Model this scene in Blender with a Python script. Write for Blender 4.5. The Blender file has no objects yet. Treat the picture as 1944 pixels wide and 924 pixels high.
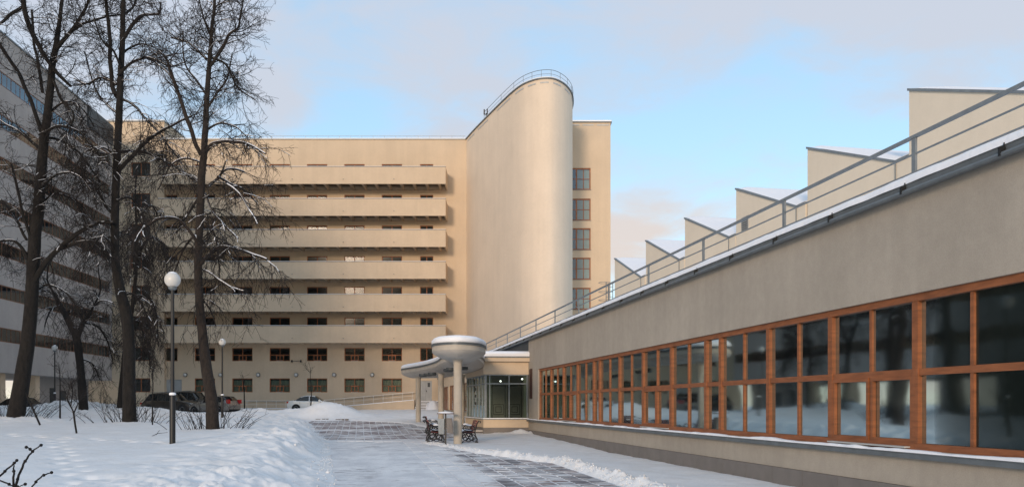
import bpy, math, random
from mathutils import Vector, Matrix, noise
random.seed(7)
C = bpy.context.scene.collection
R = math.radians
H = 1.75            # eye height
F = 1512.0          # focal length in photo pixels (28 mm on 36 mm)
HZ = 768.0          # horizon row

# ------------------------------------------------------------------ camera, sky, sun
cam = bpy.data.cameras.new('camera'); camo = bpy.data.objects.new('camera', cam); C.objects.link(camo)
cam.lens = 28; cam.sensor_width = 36; cam.shift_y = 306/1944; cam.clip_start = .1; cam.clip_end = 3000
camo.location = (0, 0, H); camo.rotation_euler = (R(90), 0, 0)
sc = bpy.context.scene; sc.camera = camo
sc.view_settings.view_transform = 'Standard'; sc.view_settings.look = 'None'
sc.view_settings.exposure = 0.07; sc.view_settings.gamma = 1
SUN_AZ, SUN_EL = 15.0, 10.0       # degrees left of straight behind the camera, elevation
world = bpy.data.worlds.new('World'); sc.world = world; world.use_nodes = True
def build_world():
    nt = world.node_tree; N = nt.nodes; L = nt.links; N.clear()
    out = N.new('ShaderNodeOutputWorld'); bg = N.new('ShaderNodeBackground')
    bg.inputs['Strength'].default_value = 0.15
    sky = N.new('ShaderNodeTexSky'); sky.sky_type = 'NISHITA'; sky.sun_disc = False
    sky.sun_elevation = R(SUN_EL); sky.sun_rotation = R(180+SUN_AZ); sky.air_density = 1.0; sky.dust_density = .15
    tc = N.new('ShaderNodeTexCoord')
    def math_(op, a, b=None, c=None):
        n = N.new('ShaderNodeMath'); n.operation = op
        for i, v in enumerate((a, b, c)):
            if v is None: continue
            if isinstance(v, (int, float)): n.inputs[i].default_value = v
            else: L.new(v, n.inputs[i])
        return n.outputs[0]
    nz = N.new('ShaderNodeVectorMath'); nz.operation = 'NORMALIZE'; L.new(tc.outputs['Generated'], nz.inputs[0])
    mp = N.new('ShaderNodeMapping'); L.new(nz.outputs[0], mp.inputs[0])
    mp.inputs['Rotation'].default_value = (0, R(38), 0); mp.inputs['Scale'].default_value = (1.0, 1.0, 2.1)
    ns = N.new('ShaderNodeTexNoise'); ns.inputs['Scale'].default_value = 2.3; ns.inputs['Detail'].default_value = 7
    ns.inputs['Roughness'].default_value = .52; ns.inputs['Distortion'].default_value = .25; L.new(mp.outputs[0], ns.inputs['Vector'])
    acc = math_('ADD', math_('MULTIPLY', math_('SUBTRACT', ns.outputs[0], .5), 2.6), .50)
    mp2 = N.new('ShaderNodeMapping'); L.new(nz.outputs[0], mp2.inputs[0]); mp2.inputs['Rotation'].default_value = (0, R(42), 0); mp2.inputs['Scale'].default_value = (1.0, 1.0, 2.6); mp2.inputs['Location'].default_value = (3.1, 0, .4)
    n3 = N.new('ShaderNodeTexNoise'); n3.inputs['Scale'].default_value = 6.5; n3.inputs['Detail'].default_value = 8; n3.inputs['Roughness'].default_value = .58; n3.inputs['Distortion'].default_value = .5; L.new(mp2.outputs[0], n3.inputs['Vector'])
    acc = math_('ADD', acc, math_('MULTIPLY', math_('SUBTRACT', n3.outputs[0], .5), 1.5))
    # cloud bank (+) and clear patches (-) placed by direction
    for px, py, rad, amp in [(450,170,.12,-.5),(610,190,.09,-.32),(700,235,.06,-.2),(1340,350,.12,-.42),(1180,340,.07,-.3),(1600,260,.09,-.4),(1060,110,.05,-.1),
                             (830,70,.16,.35),(1750,60,.2,.45),(1240,200,.09,.18),(1205,450,.055,.6),(80,60,.2,.6),(535,200,.03,.4),(1150,40,.15,.25)]:
        d = Vector(((px-972)/F, 1, (HZ-py)/F)).normalized()
        dt = N.new('ShaderNodeVectorMath'); dt.operation = 'DISTANCE'; L.new(nz.outputs[0], dt.inputs[0]); dt.inputs[1].default_value = d
        q = math_('DIVIDE', dt.outputs['Value'], rad); g = math_('EXPONENT', math_('MULTIPLY', math_('MULTIPLY', q, q), -.7))
        acc = math_('MULTIPLY_ADD', g, amp, acc)
    mr = N.new('ShaderNodeMapRange'); mr.interpolation_type = 'SMOOTHSTEP'; L.new(acc, mr.inputs[0])
    mr.inputs[1].default_value = .12; mr.inputs[2].default_value = .95
    # cloud colour: lavender grey high up, peach towards the horizon
    sp = N.new('ShaderNodeSeparateXYZ'); L.new(nz.outputs[0], sp.inputs[0])
    cr = N.new('ShaderNodeValToRGB'); L.new(sp.outputs[2], cr.inputs[0])
    e = cr.color_ramp.elements
    e[0].position = .0; e[0].color = (5.3, 4.6, 4.0, 1); e[1].position = .55; e[1].color = (3.8, 4.2, 5.0, 1)
    m = e.new(.22); m.color = (4.9, 4.5, 4.35, 1); m = e.new(.33); m.color = (3.95, 4.3, 4.95, 1)
    skm = N.new('ShaderNodeMix'); skm.data_type = 'RGBA'; skm.blend_type = 'MULTIPLY'; skm.inputs[0].default_value = 1
    L.new(sky.outputs[0], skm.inputs[6]); skm.inputs[7].default_value = (1.9, 1.95, 1.95, 1)
    lift = N.new('ShaderNodeMix'); lift.data_type = 'RGBA'; lift.inputs[0].default_value = .6
    L.new(skm.outputs[2], lift.inputs[6]); lift.inputs[7].default_value = (2.6, 4.2, 5.9, 1)
    mx = N.new('ShaderNodeMix'); mx.data_type = 'RGBA'; L.new(mr.outputs[0], mx.inputs[0])
    L.new(lift.outputs[2], mx.inputs[6]); L.new(cr.outputs[0], mx.inputs[7])
    L.new(mx.outputs[2], bg.inputs['Color']); L.new(bg.outputs[0], out.inputs[0])
build_world()
sun = bpy.data.lights.new('sun', 'SUN'); suno = bpy.data.objects.new('sun', sun); C.objects.link(suno)
sun.energy = 1.9; sun.angle = R(10); sun.color = (1, .76, .55)
sd = Vector((math.sin(R(SUN_AZ))*math.cos(R(SUN_EL)), math.cos(R(SUN_AZ))*math.cos(R(SUN_EL)), -math.sin(R(SUN_EL))))
suno.rotation_euler = sd.to_track_quat('-Z', 'Y').to_euler(); suno.location = (-20, -40, 40)

# ------------------------------------------------------------------ materials
def mat(name, col, rough=.8, var=.12, scale=3.0, bump=0.0, bscale=60, metal=0, spec=.5, col2=None, stretch=(1, 1, 1), bdist=.01, extra=None):
    m = bpy.data.materials.new(name); m.use_nodes = True
    nt = m.node_tree; N = nt.nodes; L = nt.links; b = N['Principled BSDF']
    b.inputs['Roughness'].default_value = rough; b.inputs['Metallic'].default_value = metal
    b.inputs['Specular IOR Level'].default_value = spec
    g = N.new('ShaderNodeNewGeometry')
    mp = N.new('ShaderNodeMapping'); mp.inputs['Scale'].default_value = stretch; L.new(g.outputs['Position'], mp.inputs[0])
    n = N.new('ShaderNodeTexNoise'); n.inputs['Scale'].default_value = scale; n.inputs['Detail'].default_value = 6; n.inputs['Roughness'].default_value = .6
    L.new(mp.outputs[0], n.inputs['Vector'])
    c2 = col2 or tuple(c*(1-2*var) for c in col)
    mr = N.new('ShaderNodeMapRange'); L.new(n.outputs[0], mr.inputs[0]); mr.inputs[1].default_value = .32; mr.inputs[2].default_value = .68
    mx = N.new('ShaderNodeMix'); mx.data_type = 'RGBA'; L.new(mr.outputs[0], mx.inputs[0])
    mx.inputs[6].default_value = (*c2, 1); mx.inputs[7].default_value = (*[min(1, c) for c in col], 1)
    L.new(mx.outputs[2], b.inputs['Base Color'])
    if bump:
        n2 = N.new('ShaderNodeTexNoise'); n2.inputs['Scale'].default_value = bscale; n2.inputs['Detail'].default_value = 4
        L.new(g.outputs['Position'], n2.inputs['Vector'])
        bp = N.new('ShaderNodeBump'); bp.inputs['Strength'].default_value = bump; bp.inputs['Distance'].default_value = bdist
        L.new(n2.outputs[0], bp.inputs['Height']); L.new(bp.outputs[0], b.inputs['Normal'])
    m['mix'] = 1
    return m
def plaster(name, col, streak=.1):
    """rendered wall: fine grain, broad tone patches and faint vertical rain streaks"""
    m = bpy.data.materials.new(name); m.use_nodes = True
    nt = m.node_tree; N = nt.nodes; L = nt.links; b = N['Principled BSDF']; b.inputs['Roughness'].default_value = .92
    b.inputs['Specular IOR Level'].default_value = .2
    g = N.new('ShaderNodeNewGeometry')
    def nz(scale, st, det=5):
        mp = N.new('ShaderNodeMapping'); mp.inputs['Scale'].default_value = st; L.new(g.outputs['Position'], mp.inputs[0])
        n = N.new('ShaderNodeTexNoise'); n.inputs['Scale'].default_value = scale; n.inputs['Detail'].default_value = det; n.inputs['Roughness'].default_value = .6
        L.new(mp.outputs[0], n.inputs['Vector']); return n.outputs[0]
    def ramp(v, lo, hi, a=.3, c=.7):
        r = N.new('ShaderNodeMapRange'); L.new(v, r.inputs[0]); r.inputs[1].default_value = a; r.inputs[2].default_value = c
        r.inputs[3].default_value = lo; r.inputs[4].default_value = hi; return r.outputs[0]
    def mul(a, c):
        n = N.new('ShaderNodeMath'); n.operation = 'MULTIPLY'; L.new(a, n.inputs[0]); L.new(c, n.inputs[1]); return n.outputs[0]
    f = mul(mul(ramp(nz(.35, (1, 1, 1)), 1-streak, 1), ramp(nz(1.6, (1, 1, .06)), 1-streak*.7, 1)), ramp(nz(5, (1, 1, 1)), 1-streak*.5, 1))
    f = mul(f, ramp(nz(55, (1, 1, 1), 2), 1-streak*.8, 1))
    mx = N.new('ShaderNodeVectorMath'); mx.operation = 'SCALE'; mx.inputs[0].default_value = col; L.new(f, mx.inputs['Scale'])
    L.new(mx.outputs[0], b.inputs['Base Color'])
    bp = N.new('ShaderNodeBump'); bp.inputs['Strength'].default_value = .5; bp.inputs['Distance'].default_value = .006
    L.new(nz(38, (1, 1, 1), 4), bp.inputs['Height']); L.new(bp.outputs[0], b.inputs['Normal'])
    return m
def snow_mat(name, dirt=0.0, bumpd=.03, tone=(.86, .87, .9)):
    m = bpy.data.materials.new(name); m.use_nodes = True
    nt = m.node_tree; N = nt.nodes; L = nt.links; b = N['Principled BSDF']; b.inputs['Roughness'].default_value = .7
    b.inputs['Specular IOR Level'].default_value = .25
    g = N.new('ShaderNodeNewGeometry')
    def nz(scale, det=5, st=(1, 1, 1)):
        mp = N.new('ShaderNodeMapping'); mp.inputs['Scale'].default_value = st; L.new(g.outputs['Position'], mp.inputs[0])
        n = N.new('ShaderNodeTexNoise'); n.inputs['Scale'].default_value = scale; n.inputs['Detail'].default_value = det; n.inputs['Roughness'].default_value = .6
        L.new(mp.outputs[0], n.inputs['Vector']); return n.outputs[0]
    n1 = nz(1.3); mr = N.new('ShaderNodeMapRange'); L.new(n1, mr.inputs[0]); mr.inputs[1].default_value = .45; mr.inputs[2].default_value = .8
    mr.inputs[4].default_value = dirt
    mx = N.new('ShaderNodeMix'); mx.data_type = 'RGBA'; L.new(mr.outputs[0], mx.inputs[0]); mx.inputs[6].default_value = (*tone, 1); mx.inputs[7].default_value = (.62, .56, .48, 1)
    # specks of grit
    sp = nz(9, 3); ms = N.new('ShaderNodeMapRange'); L.new(sp, ms.inputs[0]); ms.inputs[1].default_value = .745; ms.inputs[2].default_value = .79; ms.inputs[4].default_value = min(1, dirt*2)
    mx2 = N.new('ShaderNodeMix'); mx2.data_type = 'RGBA'; L.new(ms.outputs[0], mx2.inputs[0]); L.new(mx.outputs[2], mx2.inputs[6]); mx2.inputs[7].default_value = (.25, .21, .17, 1)
    L.new(mx2.outputs[2], b.inputs['Base Color'])
    bp = N.new('ShaderNodeBump'); bp.inputs['Strength'].default_value = .7; bp.inputs['Distance'].default_value = bumpd
    L.new(nz(7, 8), bp.inputs['Height']); L.new(bp.outputs[0], b.inputs['Normal'])
    return m
def glass_mat(name, tint, refl_ior=1.9, through=.5, rough=.01, gtint=(1, 1, 1), wave=0):
    """window glass: fresnel reflection over part see-through, part dark tinted body"""
    m = bpy.data.materials.new(name); m.use_nodes = True
    nt = m.node_tree; N = nt.nodes; L = nt.links; N.clear()
    o = N.new('ShaderNodeOutputMaterial'); fr = N.new('ShaderNodeFresnel'); fr.inputs[0].default_value = refl_ior
    gl = N.new('ShaderNodeBsdfGlossy'); gl.inputs['Roughness'].default_value = rough; gl.inputs[0].default_value = (*gtint, 1)
    df = N.new('ShaderNodeBsdfDiffuse'); df.inputs[0].default_value = (*tint, 1)
    tr = N.new('ShaderNodeBsdfTransparent'); tr.inputs[0].default_value = (.75, .85, .8, 1)
    m1 = N.new('ShaderNodeMixShader'); m1.inputs[0].default_value = through; L.new(df.outputs[0], m1.inputs[1]); L.new(tr.outputs[0], m1.inputs[2])
    m2 = N.new('ShaderNodeMixShader'); L.new(fr.outputs[0], m2.inputs[0]); L.new(m1.outputs[0], m2.inputs[1]); L.new(gl.outputs[0], m2.inputs[2])
    # old panes are never quite flat
    g = N.new('ShaderNodeNewGeometry'); n = N.new('ShaderNodeTexNoise'); n.inputs['Scale'].default_value = 1.1; n.inputs['Detail'].default_value = 1
    L.new(g.outputs['Position'], n.inputs['Vector'])
    bp = N.new('ShaderNodeBump'); bp.inputs['Strength'].default_value = wave; bp.inputs['Distance'].default_value = .02
    L.new(n.outputs[0], bp.inputs['Height']); L.new(bp.outputs[0], gl.inputs['Normal'])
    L.new(m2.outputs[0], o.inputs[0]); return m
M = {}
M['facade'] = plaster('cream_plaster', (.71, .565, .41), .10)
M['tower'] = plaster('tower_plaster_lit', (.82, .685, .54), .09)  # tower wall: sunlight put into a paler cream
M['low'] = plaster('wing_plaster_shaded', (.51, .45, .375), .17)  # wing wall: shade put into a greyer tone of the cream plaster
M['shed'] = plaster('shed_plaster_lit', (.84, .73, .58), .06)  # saw-tooth walls: the sun on them is put into the lighter colour
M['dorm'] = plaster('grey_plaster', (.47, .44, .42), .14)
M['plinth'] = mat('grey_plinth_paint', (.20, .18, .165), .8, .1, 2, .2)
M['soffit'] = mat('soffit_shaded', (.30, .25, .19), .9, .15, 1)  # balcony undersides: shade put into the darker colour
M['metal'] = mat('grey_painted_metal', (.17, .19, .20), .5, .12, 4, metal=.3)
M['rail'] = mat('rail_paint', (.24, .27, .29), .45, .12, 6, metal=.2)
M['palemetal'] = mat('pale_metal', (.48, .48, .46), .5, .1, 5)
M['darkmetal'] = mat('black_iron', (.012, .013, .014), .5, .2, 10)
M['clad'] = mat('dark_cladding', (.055, .065, .07), .6, .2, 1)
M['wood'] = mat('orange_stained_wood', (.33, .115, .042), .55, .22, 2.5, .15, 30, stretch=(1, 1, 6))
M['wood2'] = mat('rust_stained_wood', (.42, .15, .06), .6, .2, 2.5)
M['redslat'] = mat('red_bench_paint', (.30, .035, .028), .4, .2, 8)
M['snow'] = snow_mat('fresh_snow', .04, .02)
M['ground'] = snow_mat('trodden_snow', .34, .02, (.87, .86, .85))
M['roofsnow'] = snow_mat('roof_snow', .0, .03)
M['glass'] = glass_mat('window_glass', (.020, .027, .025), 1.28, .64, .045, (.44, .52, .53), .12)
M['fglass'] = glass_mat('far_window_glass', (.03, .035, .035), 1.42, .8, .10, (.30, .30, .30))
M['skyglass'] = glass_mat('reflective_glass', (.05, .06, .07), 2.2, .8, .01, (.8, .85, .9))
M['curtain'] = mat('grey_green_curtain', (.44, .45, .37), .9, .12, 6, stretch=(8, 8, .3))
M['room'] = mat('dark_room_wall', (.16, .16, .15), .9, .2, 1)
M['bark'] = mat('dark_bark', (.016, .0135, .012), .95, .4, 9, 1.0, 13, stretch=(1, 1, .35), bdist=.04)
M['bark2'] = mat('brown_bark', (.034, .025, .020), .95, .3, 14, 1.0, 22, stretch=(1, 1, .35), bdist=.04)
M['twig'] = mat('twig_bark', (.016, .012, .011), .9, .2, 8)
M['concrete'] = mat('painted_concrete', (.50, .45, .38), .85, .1, 2, .2)
M['door'] = mat('grey_door_paint', (.38, .39, .39), .5, .08, 2)
M['white'] = mat('white_plastic', (.78, .78, .76), .4, .05, 4)
M['tyre'] = mat('tyre_rubber', (.02, .02, .02), .9, .1, 8)
M['rim'] = mat('wheel_alloy', (.35, .36, .37), .35, .1, 8, metal=.8)
M['redlamp'] = mat('red_lamp_lens', (.45, .02, .02), .2, .1, 8)
M['louvre'] = mat('brown_louvre', (.10, .035, .025), .6, .2, 8)
M['orange'] = mat('lacquer', (.3, .1, .05), .6, .2, 8)
def emis(name, col, s):
    m = bpy.data.materials.new(name); m.use_nodes = True; b = m.node_tree.nodes['Principled BSDF']
    b.inputs['Emission Color'].default_value = (*col, 1); b.inputs['Emission Strength'].default_value = s; return m
M['tube'] = emis('lit_ceiling_tube', (1, .97, .9), 6)
def globe_mat():
    m = bpy.data.materials.new('opal_globe'); m.use_nodes = True; b = m.node_tree.nodes['Principled BSDF']
    b.inputs['Base Color'].default_value = (.62, .61, .58, 1); b.inputs['Roughness'].default_value = .35
    b.inputs['Subsurface Weight'].default_value = .3; b.inputs['Subsurface Radius'].default_value = (.1, .1, .1)
    return m
M['globe'] = globe_mat()
def carpaint(name, col, metal=.4, rough=.3):
    m = mat(name, col, rough, .04, 2, metal=metal); b = m.node_tree.nodes['Principled BSDF']; b.inputs['Coat Weight'].default_value = .6
    return m
def paver_mat(pack=0.0):
    """stone slab with wind-blown snow lying on it in streaks; how much depends on where people walk"""
    m = bpy.data.materials.new('snow_dusted_paver'); m.use_nodes = True
    nt = m.node_tree; N = nt.nodes; L = nt.links; b = N['Principled BSDF']; b.inputs['Roughness'].default_value = .75
    g = N.new('ShaderNodeNewGeometry')
    def nz(scale, det, st=(1, 1, 1), off=(0, 0, 0)):
        mp = N.new('ShaderNodeMapping'); mp.inputs['Scale'].default_value = st; mp.inputs['Location'].default_value = off; L.new(g.outputs['Position'], mp.inputs[0])
        n = N.new('ShaderNodeTexNoise'); n.inputs['Scale'].default_value = scale; n.inputs['Detail'].default_value = det; n.inputs['Roughness'].default_value = .65
        L.new(mp.outputs[0], n.inputs['Vector']); return n.outputs[0]
    def rg(v, a, c, lo=0, hi=1):
        r = N.new('ShaderNodeMapRange'); r.interpolation_type = 'SMOOTHSTEP'; L.new(v, r.inputs[0]); r.inputs[1].default_value = a; r.inputs[2].default_value = c; r.inputs[3].default_value = lo; r.inputs[4].default_value = hi; return r.outputs[0]
    def mt(op, a, c):
        n = N.new('ShaderNodeMath'); n.operation = op
        for i, v in enumerate((a, c)):
            if isinstance(v, (int, float)): n.inputs[i].default_value = v
            else: L.new(v, n.inputs[i])
        return n.outputs[0]
    oi = N.new('ShaderNodeObjectInfo')
    sx = N.new('ShaderNodeSeparateXYZ'); L.new(g.outputs['Position'], sx.inputs[0])
    # swept band: along the right edge of the walk, and the forecourt further on
    u = mt('ADD', sx.outputs[0], mt('MULTIPLY', sx.outputs[1], .191))       # distance along the wall's normal
    right = mt('MULTIPLY', rg(u, 2.3, 3.5), rg(sx.outputs[1], 33.5, 31))
    court = rg(sx.outputs[1], 34.3, 36.2)
    bare = mt('MAXIMUM', right, court)
    n = mt('ADD', mt('MULTIPLY', nz(1.7, 6, (.8, 3.2, 1)), .65), mt('MULTIPLY', nz(.5, 3), .45))
    thr = mt('ADD', n, mt('MULTIPLY', bare, -.192)) if not pack else mt('ADD', mt('ADD', mt('MULTIPLY', nz(2.6, 8, (.6, 2.4, 1), (3, 1, 0)), .8), mt('MULTIPLY', nz(.35, 2), .25)), mt('MULTIPLY', bare, .4))
    rnd = mt('MULTIPLY', mt('SUBTRACT', oi.outputs['Random'], .5), .05)
    snow = rg(mt('ADD', thr, rnd), .30, .43) if not pack else rg(thr, .36, .47)
    st = N.new('ShaderNodeMix'); st.data_type = 'RGBA'; L.new(oi.outputs['Random'], st.inputs[0]); st.inputs[6].default_value = (.15, .15, .165, 1); st.inputs[7].default_value = (.22, .155, .15, 1)
    mx = N.new('ShaderNodeMix'); mx.data_type = 'RGBA'; L.new(snow, mx.inputs[0]); L.new(st.outputs[2], mx.inputs[6]); tn = N.new('ShaderNodeMix'); tn.data_type = 'RGBA'; L.new(rg(nz(1.1, 7, (1, .45, 1), (9, 2, 0)), .35, .66), tn.inputs[0]); tn.inputs[6].default_value = (.68, .675, .68, 1); tn.inputs[7].default_value = (.86, .85, .84, 1); L.new(tn.outputs[2], mx.inputs[7])
    L.new(mx.outputs[2], b.inputs['Base Color'])
    bp = N.new('ShaderNodeBump'); bp.inputs['Strength'].default_value = .9; bp.inputs['Distance'].default_value = .045
    L.new(nz(3.4, 9, (1, .8, 1)), bp.inputs['Height']); L.new(bp.outputs[0], b.inputs['Normal'])
    return m
M['paver'] = paver_mat()
M['packed'] = paver_mat(.07); M['packed'].name = 'packed_snow_on_walk'

# ------------------------------------------------------------------ mesh helpers
def wpos(o):
    v = Vector(o.location)
    return v + wpos(o.parent) if o.parent else v
def link(name, me, parent=None):
    o = bpy.data.objects.new(name, me); C.objects.link(o)
    if parent: o.parent = parent
    return o
class MB:
    def __init__(s): s.v = []; s.f = []
    def add(s, vs, fs):
        n = len(s.v); s.v += [tuple(v) for v in vs]; s.f += [tuple(i+n for i in f) for f in fs]
    def box(s, x0, x1, y0, y1, z0, z1, T=None):
        vs = [Vector((x, y, z)) for x in (x0, x1) for y in (y0, y1) for z in (z0, z1)]
        if T: vs = [T(v) for v in vs]
        s.add(vs, [(0, 1, 3, 2), (4, 6, 7, 5), (0, 4, 5, 1), (2, 3, 7, 6), (0, 2, 6, 4), (1, 5, 7, 3)])
    def quad(s, a, b, c, d): s.add([a, b, c, d], [(0, 1, 2, 3)])
    def tube(s, pts, rad, n=8, cap=True, squash=1):
        pts = [Vector(p) for p in pts]; m = len(pts)
        if not hasattr(rad, '__len__'): rad = [rad]*m
        rings = []; up = None
        for i, p in enumerate(pts):
            d = (pts[min(i+1, m-1)]-pts[max(i-1, 0)])
            d = d.normalized() if d.length > 1e-9 else Vector((0, 0, 1))
            if up is None: up = Vector((1, 0, 0)) if abs(d.z) > .9 else Vector((0, 0, 1))
            a = d.cross(up)
            if a.length < 1e-4: a = d.cross(Vector((0, 1, 0.1)))
            a.normalize(); b = a.cross(d).normalized(); up = b
            rings.append([p+(a*math.cos(2*math.pi*k/n)+b*math.sin(2*math.pi*k/n)*squash)*rad[i] for k in range(n)])
        vs = [v for r in rings for v in r]
        fs = [(i*n+k, i*n+(k+1) % n, (i+1)*n+(k+1) % n, (i+1)*n+k) for i in range(m-1) for k in range(n)]
        if cap: fs += [tuple(reversed(range(n))), tuple(range((m-1)*n, m*n))]
        s.add(vs, fs)
    def lathe(s, prof, c=(0, 0, 0), n=24, axis='z'):
        c = Vector(c); vs = []
        for r, z in prof:
            for k in range(n):
                a = 2*math.pi*k/n
                q = (r*math.cos(a), r*math.sin(a), z) if axis == 'z' else ((z, r*math.cos(a), r*math.sin(a)) if axis == 'x' else (r*math.cos(a), z, r*math.sin(a)))
                vs.append(c+Vector(q))
        m = len(prof)
        s.add(vs, [(i*n+k, i*n+(k+1) % n, (i+1)*n+(k+1) % n, (i+1)*n+k) for i in range(m-1) for k in range(n)])
    def ball(s, c, r, n=24, m=14, sz=1):
        s.lathe([(max(1e-4, r*math.sin(math.pi*i/m)), -r*sz*math.cos(math.pi*i/m)) for i in range(m+1)], c, n)
    def mesh(s, name, m, smooth=False, off=Vector((0, 0, 0)), recalc=True):
        me = bpy.data.meshes.new(name); me.from_pydata([tuple(Vector(v)-off) for v in s.v], [], s.f)
        if m: me.materials.append(m)
        if smooth:
            me.polygons.foreach_set('use_smooth', [True]*len(me.polygons))
            if smooth != 'all':
                try: me.set_sharp_from_angle(angle=R(40))
                except Exception: pass
        me.update(); return me
    def build(s, name, m, parent=None, smooth=False):
        off = wpos(parent) if parent else Vector((0, 0, 0))
        return link(name, s.mesh(name, m, smooth, off), parent)
def root(name, loc, label, cat, group=None):
    o = bpy.data.objects.new(name, None); C.objects.link(o); o.location = loc; o.empty_display_size = .3
    o['label'] = label; o['category'] = cat
    if group: o['group'] = group
    return o
def tag(o, label, cat, group=None):
    o['label'] = label; o['category'] = cat
    if group: o['group'] = group
    return o
def struct(o): o['kind'] = 'structure'; return o
def stuff(o): o['kind'] = 'stuff'; return o
def inst(me, name, parent, loc, rz=0):
    o = link(name, me, parent)
    base = wpos(parent) if parent else Vector((0, 0, 0))
    o.location = Vector(loc)-base
    if rz: o.rotation_euler = (0, 0, rz)
    return o
def P(px, py, Y): return Vector(((px-972)/F*Y, Y, H+(HZ-py)/F*Y))
def XP(px, Y): return (px-972)/F*Y
def lerp_tab(t, x):
    if x <= t[0][0]: return t[0][1]
    for (a, b), (c, d) in zip(t, t[1:]):
        if x <= c: return b+(d-b)*(x-a)/(c-a)
    return t[-1][1]
def sm(a, b, x):
    t = min(1, max(0, (x-a)/(b-a))); return t*t*(3-2*t)
class Wall:
    """vertical wall plane; local (u along, d outwards, z up) -> world"""
    def __init__(s, o, u, n): s.o = Vector(o); s.u = Vector(u).normalized(); s.n = Vector(n).normalized()
    def T(s, v): return s.o+s.u*v[0]+s.n*v[1]+Vector((0, 0, v[2]))
    def rz(s): return math.atan2(s.u.y, s.u.x)
    def face(s, mb, u0, u1, z0, z1, holes, depth):
        us = sorted({u0, u1, *[x for h in holes for x in h[:2]]}); zs = sorted({z0, z1, *[x for h in holes for x in h[2:]]})
        for a, b in zip(us, us[1:]):
            for c, d in zip(zs, zs[1:]):
                mu, mz = (a+b)/2, (c+d)/2
                if any(h[0] < mu < h[1] and h[2] < mz < h[3] for h in holes): continue
                mb.quad(s.T((a, 0, c)), s.T((b, 0, c)), s.T((b, 0, d)), s.T((a, 0, d)))
        for a, b, c, d in holes:
            k = -depth
            mb.quad(s.T((a, 0, c)), s.T((a, 0, d)), s.T((a, k, d)), s.T((a, k, c)))
            mb.quad(s.T((b, 0, c)), s.T((b, k, c)), s.T((b, k, d)), s.T((b, 0, d)))
            mb.quad(s.T((a, 0, d)), s.T((b, 0, d)), s.T((b, k, d)), s.T((a, k, d)))
            mb.quad(s.T((a, 0, c)), s.T((a, k, c)), s.T((b, k, c)), s.T((b, 0, c)))

# ------------------------------------------------------------------ ground levels
HP = [(-30, -.3), (3, -.10), (17, .03), (32, .17), (42.5, .19), (45, .32), (54, .67), (75, 1.2), (83, 1.25), (200, 1.3)]
FL = [(-30, .1), (3, .25), (13, .42), (24, .6), (30, .8), (36, .94), (42, 1.0), (46, 1.02), (49, 1.08), (52, 1.2), (55, 1.15), (58, 1.1), (70, 1.2), (83, 1.25), (200, 1.3)]
XLt = [(-30, 3), (3, -1.5), (17.3, -3.8), (22.6, -5.1), (35.4, -8.1), (52, -13.1), (60, -15)]
XRt = [(-30, 6), (3, 4.2), (12, 3.4), (17.5, 2.2), (22.6, 1.17), (26.8, -1.28), (29.5, -2.3), (32.8, -3.84), (34, -3.0), (35.5, -2.2), (42, -2.3), (44, -3.5), (47, -5.07), (50.5, -6.5), (52, -7.8), (54, -11)]
BK = [(-30, .5), (14, .46), (25, .60), (36, .66), (44, .54), (51, .40)]
def hp(y): return lerp_tab(HP, y)
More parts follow.
